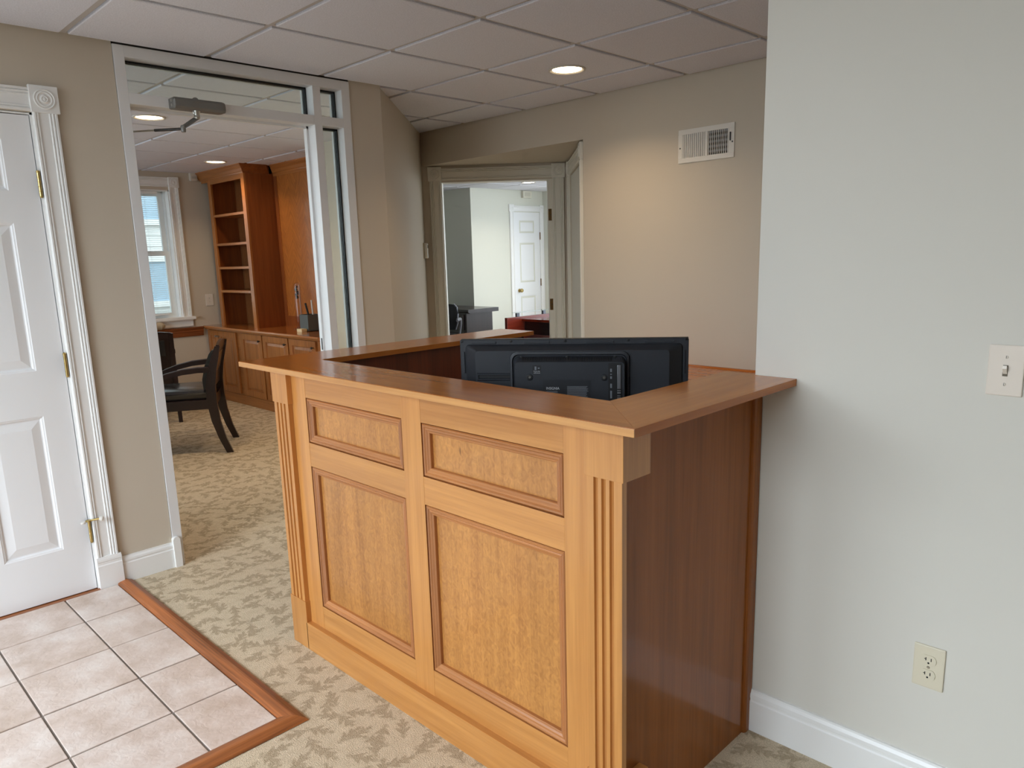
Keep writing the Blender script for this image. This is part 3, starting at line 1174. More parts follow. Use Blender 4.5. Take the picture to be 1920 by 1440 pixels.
mk('shadow_gap', B(FX0 + .01, XL - .002, yj0, yk1, zh1, ZC + .004), DARKGAP, sf)
gx = -3.655
for (a, b, c, d) in ((yj1, ym0, zt1, zh0), (ym1, yk0, zt1, zh0), (ym1, yk0, .10, zt0)):
    mk('pane', B(gx - .003, gx + .003, a + .002, b - .002, c + .002, d - .002), GLASS, sf)
    g = MB()
    for xs in ((gx - .016, gx - .003), (gx + .003, gx + .010)):
        t_ = .008
        g.box(xs[0], xs[1], a, a + t_, c, d)
        g.box(xs[0], xs[1], b - t_, b, c, d)
        g.box(xs[0], xs[1], a, b, d - t_, d)
        g.box(xs[0], xs[1], a, b, c, c + .003)
    mk('gasket', g, GASKET, sf)
    s = MB()
    for xs in ((gx - .034, gx - .016),):
        s.box(xs[0], xs[1], a, a + .010, c, d)
        s.box(xs[0], xs[1], b - .010, b, c, d)
        s.box(xs[0], xs[1], a, b, d - .010, d)
    mk('glazing_stop', s, ALU, sf)
# door rebate stops in the doorway opening
s = MB()
s.box(-3.668, -3.650, yj1, yj1 + .012, 0, zt0)
s.box(-3.668, -3.650, ym0 - .012, ym0, 0, zt0)
s.box(-3.668, -3.650, yj1, ym0, zt0 - .012, zt0)
mk('door_stop_bead', s, ALU, sf)
s = MB()
s.box(-3.6695, -3.668, yj1, yj1 + .011, 0, zt0)
s.box(-3.6695, -3.668, ym0 - .011, ym0, 0, zt0)
s.box(-3.6695, -3.668, yj1, ym0, zt0 - .011, zt0)
mk('weather_seal', s, BLACK, sf)
mk('strike_plate', B(-3.664, -3.654, ym0 - .0135, ym0 - .012, .955, 1.02), DARKSTEEL, sf)

# open glass door leaf, swung into the conference room
dl = thing('door_2', 'glass door leaf swung open behind the left jamb of the glazed entry', 'door', (-3.69, 1.290, 0), math.radians(180 + 4))
dl['kind'] = 'structure'
LW = .88
fm = MB()
fm.box(0, .05, -.022, .022, .01, 2.125, .002)
fm.box(LW - .05, LW, -.022, .022, .01, 2.125, .002)
fm.box(.05, LW - .05, -.022, .022, .01, .20)
fm.box(.05, LW - .05, -.022, .022, 2.065, 2.125)
mk('leaf_frame', fm, ALU, dl)
mk('pane', B(.05, LW - .05, -.003, .003, .20, 2.065), GLASS, dl)

# door closer
cl = thing('door_closer', 'grey overhead door closer mounted on the transom rail of the glazed entry', 'door closer', (FX1, 1.56, 2.16))
cm = MB()
yc0, yc1 = 1.451, 1.702
sec = [(0, -.024), (.052, -.024), (.060, -.014), (.060, .014), (.052, .024), (0, .024)]
secs = []
for y, k in ((yc0, .86), (yc0 + .006, 1.0), (yc1 - .024, 1.0), (yc1 - .010, .90), (yc1, .60)):
    secs.append([(FX1 + x * k, y, 2.158 + z * k) for x, z in sec])
cm.loft(secs)
mk('closer_body', cm, CLOSER, cl, False)
for dz in (-.010, .010):
    mk('valve_screw', MB().ring([(0, 0), (.006, 0), (.0065, -.002), (0, -.002)], Matrix.Translation((FX1 + .032, yc0 + .001, 2.158 + dz)) @ Matrix.Rotation(-math.pi / 2, 4, 'X'), segs=14), CHROME, cl, True)
px_, py_ = FX1 + .034, 1.560
sp = MB()
sp.ring([(.016, 0), (.016, -.010), (.013, -.014), (.013, -.026), (.015, -.030), (.012, -.038), (0, -.038)], Matrix.Translation((px_, py_, 2.136)), segs=20)
mk('spindle', sp, CHROME, cl, True)
sp = MB()
sp.ring([(.014, 0), (.012, .006), (.006, .010), (0, .010)], Matrix.Translation((px_, py_, 2.182)), segs=18)
mk('spindle_cap', sp, CLOSER, cl, True)
ex, ey, ez = FX1 + .055, 1.482, 2.046
ar = MB()
ar.loft([[(p[0] + a * .6, p[1] + a, p[2] + b) for a, b in ((-.010, -.004), (.010, -.004), (.010, .004), (-.010, .004))] for p in ((px_, py_, 2.104), (px_ + .006, py_ - .016, 2.094), (ex - .006, ey + .018, ez + .018), (ex, ey, ez + .008))])
mk('main_arm', ar, CLOSER, cl)
mk('elbow', MB().ring([(0, -.014), (.010, -.014), (.011, -.004), (.011, .010), (.008, .016), (0, .016)], Matrix.Translation((ex, ey, ez)), segs=18), CLOSER, cl, True)
mk('forearm', MB().tube([(ex, ey, ez), (-3.635, 1.396, ez)], .0062), DARKSTEEL, cl, True)
mk('forearm_rod', MB().tube([(-3.615, 1.412, ez), (-3.768, 1.29, ez)], .0042), CHROME, cl, True)

# ------------------------------------------------------------------ corner recess doorway casings
TD = basis((Bp.x, Bp.y), (U.x, U.y), (U.y, -U.x))
casing('trim_5', 'off-white fluted casing around the open doorway in the corner recess', TD, .148, 1.014, 2.024, OFFWHITE)
j = MB()
for (a, b, z0, z1) in ((.140, .153, 0, 2.024), (.978, 1.018, 0, 2.024), (.140, 1.018, 2.012, 2.026)):
    leg_prism(j, Bp, U, N, a, b, .001, .121, z0, z1)
djm = struct('trim_6', j, OFFWHITE, 'off-white jamb lining of the open doorway', 'door jamb')
for z in (1.745, 1.045):
    hl = MB()
    leg_prism(hl, Bp, U, N, .981, 1.006, -.0015, .001, z - .045, z + .045)
    hg = mk('hinge_leaf', hl, BRONZE, djm)
    for du, dz in ((.990, .03), (.997, 0), (.990, -.03)):
        pc = Bp + U * du + N * -.0015
        mk('screw', MB().ring([(0, .0008), (.004, .0004), (.004, 0)], Matrix.Translation((pc.x, pc.y, z + dz)) @ Matrix.Rotation(math.radians(45), 4, 'Z') @ Matrix.Rotation(math.pi / 2, 4, 'X'), segs=8), DARKSTEEL, hg)
TR = basis((Dp.x, Dp.y), (U2.x, U2.y), (-N2.x, -N2.y))
casing('trim_7', 'off-white fluted casing seen edge-on at the right of the corner recess', TR, .115, 1.025, 2.024, OFFWHITE, only=None)
dd = MB()
leg_prism(dd, Dp, U2, N2, .118, 1.022, .01, .045, .01, 2.022)
struct('door_3', dd, OFFWHITE, 'closed off-white door seen edge-on in the corner recess', 'door')

# thermostat on the diagonal wall
dv = (Vector((-4.715, YB)) - Vector((XL, 2.622)))
dL = dv.length
dv.normalize()
dnrm = Vector((dv.y, -dv.x))
if dnrm.x < 0:
    dnrm = -dnrm
th = thing('thermostat', 'small white wall thermostat on the diagonal wall beside the doorway', 'thermostat', (0, 0, 0))
TT = basis((XL + dv.x * (dL - .085), 2.622 + dv.y * (dL - .085)), (dv.x, dv.y), (dnrm.x, dnrm.y))


def addT(nm, mb, mt, parent, T, smooth=False):
    mb.bm.transform(T)
    bmesh.ops.recalc_face_normals(mb.bm, faces=mb.bm.faces[:])
    return mk(nm, mb, mt, parent, smooth)


addT('back_plate', MB().box(-.042, .042, 0, .008, 1.435, 1.555, .004), simple('thermostat_beige', srgb(196, 184, 158), .4), th, TT)
addT('housing', MB().box(-.033, .033, .008, .030, 1.437, 1.553, .007), simple('thermostat_white', srgb(232, 228, 216), .4), th, TT)
addT('display', MB().box(-.018, .018, .030, .0312, 1.515, 1.540), simple('lcd_grey', srgb(120, 128, 116), .2), th, TT)

# air vent on the back wall
VX0, VX1, VZ0, VZ1 = -2.408, -2.066, 1.919, 2.098
vt = thing('air_vent', 'white metal supply air vent with fins high on the back wall', 'air vent', ((VX0 + VX1) / 2, YB, VZ0))
VM = simple('vent_enamel', srgb(226, 220, 210), .4)
f = MB()
f.box(VX0, VX1, YB - .007, YB, VZ0, VZ0 + .027, .002)
f.box(VX0, VX1, YB - .007, YB, VZ1 - .027, VZ1, .002)
f.box(VX0, VX0 + .027, YB - .007, YB, VZ0 + .027, VZ1 - .027, .0)
f.box(VX1 - .034, VX1, YB - .007, YB, VZ0 + .027, VZ1 - .027, .0)
f.box(-2.240, -2.224, YB - .007, YB, VZ0 + .027, VZ1 - .027, .0)
mk('vent_frame', f, VM, vt)
mk('vent_back', B(VX0 + .02, VX1 - .02, YB - .0012, YB - .0002, VZ0 + .02, VZ1 - .02), simple('vent_dark', srgb(40, 34, 30), .9), vt)
nf = 11
for side, (a, b, tilt) in enumerate(((VX0 + .027, -2.240, .0055), (-2.224, VX1 - .034, -.0045))):
    for k in range(nf):
        xc = a + (b - a) * (k + .5) / nf
        wv = .0025 if side == 0 else .0016
        mk('fin', MB().prism([(xc - wv - tilt * .5, YB - .0062), (xc + wv - tilt * .5, YB - .0062), (xc + wv * .6 + tilt * .5, YB - .002), (xc - wv * .6 + tilt * .5, YB - .002)], 'z', VZ0 + .027, VZ1 - .027), VM, vt)
for k in range(5):
    z = VZ0 + .04 + k * .025
    mk('damper_blade', B(-2.222, VX1 - .036, YB - .002, YB - .0014, z, z + .012), simple('damper_grey', srgb(110, 110, 112), .5), vt)
for x, z in ((VX0 + .012, 2.0), (VX1 - .010, 2.0)):
    mk('screw', MB().ring([(0, .002), (.004, .0015), (.0045, 0)], Matrix.Translation((x, YB - .007, z)) @ Matrix.Rotation(math.pi / 2, 4, 'X'), segs=10), DARKSTEEL, vt, True)
mk('lever', B(VX1 - .023, VX1 - .019, YB - .016, YB - .007, 2.006, 2.05, .001), DARKSTEEL, vt)

# ------------------------------------------------------------------ recessed lamps
def downlight(x, y, rad, label, power, col, lens, grp='recessed ceiling lights'):
    t = thing('recessed_light', label, 'ceiling light', (x, y, ZC), None, grp)
    z = ZC - .0065
    mk('trim_ring', MB().ring([(rad + .016, 0), (rad + .015, -.004), (rad + .006, -.006), (rad, -.003), (rad - .003, .004)], Matrix.Translation((x, y, z)), segs=48), RINGM, t, True)
    mk('lens', MB().ring([(rad - .001, .001), (rad * .7, -.0015), (0, -.002)], Matrix.Translation((x, y, z)), segs=48), lens, t, True)
    l = bpy.data.lights.new('downlight_lamp', 'AREA')
    l.shape = 'DISK'
    l.size = rad * 1.8
    l.energy = power
    l.color = col
    l.spread = math.radians(135)
    o = bpy.data.objects.new('downlight_lamp', l)
    COL.objects.link(o)
    o.parent = t
    o.location = (0, 0, -.020)
    return t


WARM = (1.0, .74, .46)
downlight(-2.685, 3.17, .083, 'lit recessed downlight in the ceiling above the reception desk', 4.5, WARM, LENS)
downlight(-5.177, 1.962, .085, 'lit recessed downlight seen through the glazed entry behind the door closer', 5, WARM, LENS)
downlight(-7.033, 3.225, .085, 'lit recessed downlight in front of the wooden bookcase', 4, WARM, LENS)
downlight(-4.6, 2.81, .085, 'lit recessed downlight hidden behind the glazed entry mullion', 5, WARM, LENS)
downlight(-7.0, 7.45, .085, 'lit recessed downlight in the office beyond the corner doorway', 6, (1, .9, .76), LENSW)

# ------------------------------------------------------------------ switch and outlet on the right wall
YF_ = YR
sw = thing('light_switch', 'almond toggle light switch plate at the right edge', 'light switch', (-.380, YR, 1.155))
p = MB().box(-.4147, -.345, YR - .006, YR, 1.0985, 1.2125, .004)
mk('plate', p, ALMOND, sw)
mk('toggle_slot', B(-.385, -.375, YR - .0068, YR - .0055, 1.143, 1.168), simple('slot_shadow', srgb(96, 88, 72), .6), sw)
mk('toggle', MB().prism([(YR - .005, 1.146), (YR - .005, 1.162), (YR - .016, 1.168), (YR - .017, 1.161)], 'x', -.384, -.376), ALMOND, sw)
for z in (1.125, 1.186):
    sc_ = mk('screw', MB().ring([(0, .0022), (.003, .0018), (.0038, 0)], Matrix.Translation((-.380, YR - .006, z)) @ Matrix.Rotation(math.pi / 2, 4, 'X'), segs=12), ALMOND, sw, True)
    mk('screw_slot', B(-.3805, -.3795, YR - .0084, YR - .0080, z - .003, z + .003), DARKSTEEL, sc_)
po = thing('power_outlet', 'ivory duplex power outlet above the right baseboard', 'power outlet', (-.480, YR, .39))
mk('plate', MB().box(-.5155, -.4445, YR - .006, YR, .3345, .4485, .004), IVORY, po)
for zc_ in (.372, .411):
    pts = []
    for k in range(24):
        a = 2 * math.pi * k / 24
        pts.append((-.480 + .0172 * math.cos(a), zc_ + max(-.0135, min(.0135, .0172 * math.sin(a)))))
    rc = mk('receptacle', MB().prism(pts, 'y', YR - .0085, YR - .004), IVORY, po)
    q = MB()
    q.box(-.4872, -.4852, YR - .0090, YR - .0084, zc_ - .001, zc_ + .007)
    q.box(-.4900, -.4852, YR - .0090, YR - .0084, zc_ + .0025, zc_ + .0040)
    q.box(-.4752, -.4732, YR - .0090, YR - .0084, zc_ - .001, zc_ + .007)
    q.ring([(0, .0006), (.0024, .0006), (.0024, 0)], Matrix.Translation((-.480, YR - .0084, zc_ - .0068)) @ Matrix.Rotation(math.pi / 2, 4, 'X'), segs=10)
    mk('slots', q, BLACK, rc)
mk('screw', MB().ring([(0, .0022), (.003, .0018), (.0038, 0)], Matrix.Translation((-.480, YR - .006, .3915)) @ Matrix.Rotation(math.pi / 2, 4, 'X'), segs=12), CHROME, po, True)

# ------------------------------------------------------------------ reception desk
YF, YP = 1.268, 1.288
dk = thing('reception_desk', 'honey-brown wooden reception desk with panelled front and fluted pilasters', 'reception desk', (-1.7, 1.6, 0))
ZTOP, ZUN = 1.0915, 1.0725
# panelled front: stiles and rails
xs_ = [(-2.390, -2.294), (-1.748, -1.657), (-1.118, -1.033)]
for a, b in xs_:
    mk('front_stile', B(a, b, YP, YP + .022, .10, ZUN, .001), WZ, dk)
cols = [(-2.294, -1.748), (-1.657, -1.118)]
for a, b in cols:
    for c, d in ((.9775, ZUN), (.731, .8165), (.10, .197)):
        mk('front_rail', B(a, b, YP + .0004, YP + .022, c, d, .001), WX, dk)
    for c, d in ((.8165, .9775), (.197, .731)):
        pn = mk('front_panel', B(a + .029, b - .029, YP + .0178, YP + .030, c + .029, d - .029), WFIG, dk)
        MP = [(0, .0005), (.0004, .0105), (.0022, .0105), (.0032, .003), (.006, .0006), (.010, .0014), (.0135, .0045), (.0155, .0035), (.019, .0038), (.024, .0066), (.027, .0072), (.0290, .0090), (.0296, .0178)]
        # four mitred moulding lengths
        cs = ((a, c), (b, c), (b, d), (a, d))
        ins = lambda i, t_: {0: (a + t_, c + t_), 1: (b - t_, c + t_), 2: (b - t_, d - t_), 3: (a + t_, d - t_)}[i]
        for e_ in range(4):
            ml = MB()
            A_ = [(ins(e_, t_)[0], YP + y_, ins(e_, t_)[1]) for t_, y_ in MP]
            B_ = [(ins((e_ + 1) % 4, t_)[0], YP + y_, ins((e_ + 1) % 4, t_)[1]) for t_, y_ in MP]
            m_ = bmesh.new()
            va, vb = [m_.verts.new(p) for p in A_], [m_.verts.new(p) for p in B_]
            for k_ in range(len(MP) - 1):
                m_.faces.new((va[k_], vb[k_], vb[k_ + 1], va[k_ + 1]))
            ml._add(m_)
            mk('panel_moulding', ml, WMOLD if e_ % 2 == 0 else WMOLDZ, pn)
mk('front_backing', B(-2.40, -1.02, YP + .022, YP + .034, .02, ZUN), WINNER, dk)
mk('front_base_board', B(-2.3915, -1.030, YF, YF + .022, 0, .109, .0015), WX, dk)


def pilaster(cx, right):
    w0 = .050
    pr = []
    fl_ = [cx - .0255, cx - .0005, cx + .0245] if not right else [cx - .0235, cx - .001, cx + .0215]
    pts = [(cx - w0, YF + .020), (cx - w0, YF + .003)]
    for fc in fl_:
        pts += [(fc - .0062, YF + .003), (fc - .0046, YF + .0095), (fc, YF + .0125), (fc + .0046, YF + .0095), (fc + .0062, YF + .003)]
    pts += [(cx + w0, YF + .003), (cx + w0, YF + .020)]
    m_ = MB().prism(pts, 'z', .192, .945)
    sh = mk('pilaster', m_, WZ, dk)
    y1 = 1.372 if right else YF + .026
    mk('capital_block', B(cx - .055, cx + .055, YF, y1, .945, ZUN, .0012), WZ, sh)
    mk('plinth_block', B(cx - .055, cx + .055, YF, y1, 0, .192, .0012), WZ, sh)
    return sh


pilaster(-2.440, False)
pilaster(-.985, True)
# side panel facing the right, with wall trim
mk('side_panel', B(-1.02, -.956, 1.288, YR - .002, 0, ZUN), WSIDE_SHADED, dk)
mk('side_wall_trim', MB().prism([(-.958, 1.903), (-.950, 1.905), (-.946, 1.912), (-.946, 1.940), (-.958, 1.940)], 'z', 0, ZUN), WSIDE_SHADED, dk)
# left leg body and inner faces
mk('left_side_panel', B(-2.493, -2.475, YF + .026, 2.50, 0, ZUN), WZ, dk)
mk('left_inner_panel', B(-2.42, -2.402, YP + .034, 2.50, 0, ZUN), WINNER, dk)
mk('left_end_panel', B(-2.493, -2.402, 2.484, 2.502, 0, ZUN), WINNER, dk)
# counter top: three mitred boards
ctm = MB().prism([(-2.595, 1.202), (-.853, 1.202), (-1.070, 1.405), (-2.370, 1.405)], 'z', ZUN, ZTOP, .0004)
mk('counter_top', ctm, WTOPX, dk, label='glossy front length of the counter top')
ctm = MB().prism([(-.853, 1.202), (-.853, YR - .001), (-.973, YR - .001), (-.973, 1.960), (-1.070, 1.960), (-1.070, 1.405)], 'z', ZUN, ZTOP, .0004)
mk('counter_top', ctm, WTOPY, dk, label='glossy counter length running into the right wall')
ctm = MB().prism([(-2.595, 1.202), (-2.370, 1.405), (-2.370, 2.535), (-2.590, 2.535)], 'z', ZUN, ZTOP, .0004)
mk('counter_top', ctm, WTOPY, dk, label='glossy left counter length running towards the doorway')

EDGE = wood('counter_edge_lit_wood', srgb(212, 156, 92), srgb(178, 120, 64), 'x', .34, .3, rnd=.02)  # paler copy of the counter wood; daylight on the edge put into colour
mk('lit_edge', MB().box(-2.595, -.853, 1.1995, 1.2030, ZUN + .0005, ZTOP - .0012, .0008), EDGE, dk, label='front edge of the counter top with daylight painted in as paler wood')
# worktops behind the counter
mk('inner_worktop', MB().prism([(-2.402, 1.345), (-1.02, 1.345), (-1.02, 2.16), (-1.75, 2.16), (-2.0, 1.95), (-2.402, 1.95)], 'z', .692, .720, .002), WTOPX, dk)
for a, b in ((-2.395, -2.372), (-1.045, -1.022)):
    mk('support_panel', B(a, b, 1.37, 1.92, 0, .692), WINNER, dk)
bw = thing('back_worktop', 'brown worktop along the back alcove wall', 'worktop', (-1.8, 3.5, 0))
mk('top', B(-2.72, -.975, 3.18, 3.795, .745, .775, .003), WTOPX, bw)
mk('backsplash', B(-2.72, -.975, 3.79, YB - .001, .775, .783), WTOPX, bw)
for a, b in ((-2.70, -2.675), (-1.02, -.995)):
    mk('support_panel', B(a, b, 3.22, 3.78, 0, .745), WINNER, bw)

# ------------------------------------------------------------------ television seen from behind
TVA = math.atan2(1.990 - 1.582, -1.214 + 1.807)
tv = thing('television', 'black flat television standing behind the counter with its back to the viewer', 'television', (-1.5105, 1.786, .720), TVA)
TW, TH_, TZ = .720, .428, .030     # width, height, lift


def zx(px, p=0.0):
    return -TW / 2 + (px - 10) / 1873 * TW + .10 * p


def zz_(py, p=0.0):
    return TZ + TH_ - (py - 66) * .000392 + .167 * p


def rrect(x0, x1, z0, z1, r, y, n=4, bottom_r=None):
    pts = []
    rb = r if bottom_r is None else bottom_r
    for cx, cz, a0, rr in ((x1 - r, z1 - r, 0, r), (x0 + r, z1 - r, 90, r), (x0 + rb, z0 + rb, 180, rb), (x1 - rb, z0 + rb, 270, rb)):
        for k in range(n + 1):
            a = math.radians(a0 + 90 * k / n)
            pts.append((cx + rr * math.cos(a), y, cz + rr * math.sin(a)))
    return pts


bz = MB()
bz.loft([rrect(-TW / 2, TW / 2, TZ, TZ + TH_, .006, .022), rrect(-TW / 2, TW / 2, TZ, TZ + TH_, .006, .002), rrect(-TW / 2 + .002, TW / 2 - .002, TZ + .002, TZ + TH_ - .002, .006, 0)])
mk('back_flange', bz, TVB, tv)
mk('screen_bezel', B(-TW / 2, TW / 2, .022, .030, TZ, TZ + TH_, .002), simple('tv_bezel_gloss', srgb(10, 10, 11), .15), tv)
mk('screen', B(-TW / 2 + .014, TW / 2 - .014, .0295, .0305, TZ + .02, TZ + TH_ - .014), simple('tv_screen_dark', srgb(6, 6, 8), .1), tv)
h1 = MB()


def HR(x0, x1, py, z0, r, y):
    return rrect(zx(x0, -y), zx(x1, -y), z0, zz_(py, -y), r, y)


h1.loft([HR(58, 1838, 108, TZ + .018, .012, 0), HR(66, 1828, 113, TZ + .022, .012, -.006), HR(150, 1722, 163, TZ + .05, .010, -.040), HR(153, 1719, 166, TZ + .052, .010, -.042)])
mk('rear_housing', h1, TVB, tv)
h2 = MB()
h2.loft([HR(440, 1412, 172, TZ + .055, .022, -.0415), HR(446, 1405, 176, TZ + .058, .022, -.050), HR(462, 1390, 196, TZ + .062, .020, -.052), HR(468, 1384, 202, TZ + .064, .020, -.046), HR(474, 1376, 208, TZ + .066, .018, -.046), HR(486, 1366, 258, TZ + .07, .012, -.072), HR(488, 1364, 260, TZ + .072, .012, -.073)])
rc_ = mk('electronics_cover', h2, TVB, tv)
# vent slots on the sloping top of the cover
vs = MB()
for k in range(38):
    x = zx(556 + (1262 - 556) * k / 37, .06)
    vs.loft([[(x - .0028, -.0490, zz_(219, .053)), (x + .0010, -.0490, zz_(219, .053)), (x + .0010, -.0550, zz_(219, .053)), (x - .0028, -.0550, zz_(219, .053))], [(x - .0014, -.0620, zz_(250, .068)), (x + .0024, -.0620, zz_(250, .068)), (x + .0024, -.0695, zz_(250, .068)), (x - .0014, -.0695, zz_(250, .068))]])
mk('vent_slots', vs, TVD, rc_)
# flange ribs
for a, b in ((110, 320), (555, 768), (1066, 1290), (1535, 1772)):
    mk('flange_rib', MB().box(zx(a), zx(b), -.0035, 0, zz_(101), zz_(84), .0015), TVB, tv)
for xa, za, zb in ((41, 165, 345), (1849, 160, 350)):
    mk('flange_rib', MB().box(zx(xa - 9), zx(xa + 9), -.0035, 0, zz_(zb), zz_(za), .0015), TVB, tv)


def tvscrew(px, py, r, y, mt, nm='screw'):
    return mk(nm, MB().ring([(0, .0002), (r * .45, .0002), (r * .55, .0022), (r, .0018), (r * 1.05, 0)], Matrix.Translation((zx(px, -y), y, zz_(py, -y))) @ Matrix.Rotation(math.pi / 2, 4, 'X'), segs=14), mt, tv, True)


for px, py in ((26, 82), (445, 82), (895, 82), (1405, 80), (1862, 76)):
    tvscrew(px, py, .0045, 0, TVD)
for px in (540, 912, 1292):
    tvscrew(px, 218, .004, -.056, TVD)
for px, py in ((607, 380), (1205, 382)):
    s = tvscrew(px, py, .010, -.073, TVD, 'mount_socket')
    mk('mount_screw', MB().ring([(0, .003), (.0035, .003), (.005, .0012), (.005, 0)], Matrix.Translation((zx(px, .073), -.073, zz_(py, .073))) @ Matrix.Rotation(math.pi / 2, 4, 'X'), segs=12), CHROME, s, True)
# hand-hold pocket
Q = .043
pk = MB()
pk.frame((zx(160, Q), zx(484, Q), zz_(408, Q), zz_(345, Q)), [(0, -.0422), (.003, -.0465), (.006, -.0465), (.008, -.0422)], Matrix.Identity(4))
mk('pocket_rim', pk, TVB, tv)
mk('pocket', B(zx(178, Q), zx(470, Q), -.0428, -.0422, zz_(402, Q), zz_(352, Q)), TVD, tv)
# port strip
Q = .074
mk('port_recess', B(zx(1238, Q), zx(1345, Q), -.0736, -.0728, TZ + .08, zz_(268, Q)), TVD, tv)
mk('port_strip', B(zx(1308, Q), zx(1336, Q), -.0760, -.0734, TZ + .08, zz_(285, Q), .001), simple('brushed_silver', srgb(150, 152, 156), .35, metal=.9), tv)
for k, (a, b) in enumerate(((470, 478), (487, 493), (508, 520), (528, 534))):
    mk('port_socket', B(zx(1304, Q), zx(1340, Q), -.0768, -.0758, zz_(b, Q), zz_(a, Q)), TVD, tv)
# printed marks
mk('sticker', B(zx(632, Q), zx(701, Q), -.0735, -.0729, zz_(354, Q), zz_(283, Q)), TVD, tv)
mk('label_area', B(zx(716, Q), zx(1100, Q), -.0733, -.0729, zz_(640, Q), zz_(400, Q)), simple('tv_label', srgb(26, 28, 33), .45), tv)


def text_mesh(s, size, T, mat, parent, name):
    c = bpy.data.curves.new('lettering', 'FONT')
    c.body = s
    c.size = size
    c.extrude = .0002
    o = bpy.data.objects.new('lettering_tmp', c)
    COL.objects.link(o)
    bpy.context.view_layer.update()
    dg = bpy.context.evaluated_depsgraph_get()
    me = bpy.data.meshes.new_from_object(o.evaluated_get(dg))
    bpy.data.objects.remove(o, do_unlink=True)
    me.transform(T)
    me.materials.clear()
    me.materials.append(mat)
    ob = bpy.data.objects.new(name, me)
    COL.objects.link(ob)
    ob.parent = parent
    return ob


def txt(s, px, py, size, mat, y=-.0739, sx=1.0, name='lettering'):
    T = Matrix.Translation((zx(px, Q), y, zz_(py, Q))) @ Matrix.Rotation(math.pi / 2, 4, 'X') @ Matrix.Diagonal((sx, 1, 1, 1))
    return text_mesh(s, size, T, mat, tv, name)


txt('INSIGNIA', 740, 478, .0115, PRINT, sx=.86, name='logo_lettering')
txt('Screws for', 640, 336, .0052, PRINT, sx=.92)
txt('wall mount', 640, 349, .0052, PRINT, sx=.90)
sk = MB()
sk.box(zx(650, Q), zx(664, Q), -.0740, -.0734, zz_(322, Q), zz_(294, Q))
sk.box(zx(676, Q), zx(690, Q), -.0740, -.0734, zz_(312, Q), zz_(303, Q))
mk('sticker_symbol', sk, PRINTG, tv)
for (x0, x1, y0, n, lens) in ((742, 848, 490, 12, .9), (910, 1080, 452, 14, 1.0)):
    lm_ = MB()
    for k in range(n):
        e = x0 + (x1 - x0) * (lens - .12 * random.random())
        lm_.box(zx(x0, Q), zx(e, Q), -.0739, -.0733, zz_(y0 + k * 9 + 4, Q), zz_(y0 + k * 9, Q))
    mk('fine_print', lm_, PRINTG, tv)
pt = MB()
for py, hh in ((312, 26), (352, 8), (372, 20), (430, 34), (486, 60)):
    pt.box(zx(1252, Q), zx(1266, Q), -.0741, -.0735, zz_(py + hh, Q), zz_(py, Q))
mk('port_print', pt, PRINTG, tv)
# stand
st_ = MB()
st_.box(-.035, .035, -.010, .014, .010, TZ + .06, .004)
mk('stand_neck', st_, TVD, tv)
st_ = MB()
st_.prism([(-.20, -.09), (.20, -.09), (.17, .09), (-.17, .09)], 'z', 0, .012, .003)
mk('stand_base', st_, TVD, tv)

# ------------------------------------------------------------------ conference room: cabinets
CF, CTZ = 3.42, .795


def raised_panel(rect, y):
    a, b, c, d = rect
    m_ = MB()
    m_.frame(rect, [(0, y), (.004, y + .010), (.010, y + .011), (.034, y + .001)], Matrix.Identity(4))
    m_.quad([(a + .034, y + .001, c + .034), (b - .034, y + .001, c + .034), (b - .034, y + .001, d - .034), (a + .034, y + .001, d - .034)])
    return m_


def cab_door(parent, a, b, knob_x):
    z0, z1 = .112, .748
    y0, y1 = CF - .018, CF
    s_ = .058
    fr_ = MB()
    fr_.box(a, a + s_, y0, y1, z0, z1, .001)
    fr_.box(b - s_, b, y0, y1, z0, z1, .001)
    fr_.box(a + s_, b - s_, y0, y1, z0, z0 + s_, .0)
    fr_.box(a + s_, b - s_, y0, y1, z1 - s_, z1, .0)
    d_ = mk('cabinet_door', fr_, CABZ, parent)
    mk('door_panel', raised_panel((a + s_, b - s_, z0 + s_, z1 - s_), y0 + .004), CABZ, d_)
    mk('knob', MB().ring([(.004, 0), (.004, .010), (.010, .014), (.012, .020), (.009, .026), (0, .028)], Matrix.Translation((knob_x, y0, .690)) @ Matrix.Rotation(math.pi / 2, 4, 'X'), segs=18), CHROME if knob_x < -7.5 else DARKSTEEL, d_, True)


units = [(-8.045, -7.318, [(-8.030, -7.782, -7.806), (-7.776, -7.372, -7.752)], 'oak base cabinet with paired doors against the window wall'),
         (-7.318, -6.800, [(-7.262, -6.812, -6.846)], 'oak base cabinet with one door below the right side of the bookcase'),
         (-6.800, -6.292, [(-6.790, -6.304, -6.338)], 'oak base cabinet with one door, second from the glazed entry mullion'),
         (-6.292, -5.702, [(-6.282, -5.815, -5.850)], 'oak base cabinet with one door beside the glazed entry mullion')]
for (a, b, doors, lab) in units:
    c_ = thing('base_cabinet', lab, 'cabinet', ((a + b) / 2, 3.6, 0), None, 'oak base cabinets in the conference room')
    bd = MB()
    bd.box(a, b, CF + .001, 3.84, .0, CTZ - .04)
    mk('carcass', bd, CABX, c_)
    mk('toe_board', B(a, b, CF - .004, CF + .001, 0, .098, .001), CABX, c_)
    for (x0, x1, kx) in doors:
        cab_door(c_, x0, x1, kx)
wtp = MB().prism([(3.372, CTZ - .030), (3.366, CTZ - .022), (3.364, CTZ - .014), (3.366, CTZ - .006), (3.372, CTZ), (3.852, CTZ), (3.852, CTZ - .04), (3.39, CTZ - .04), (3.388, CTZ - .032)], 'x', -8.048, -5.702)
tag(mk('cabinet_worktop', wtp, CABTOP, None), 'long glossy oak worktop over the conference room cabinets', 'worktop')
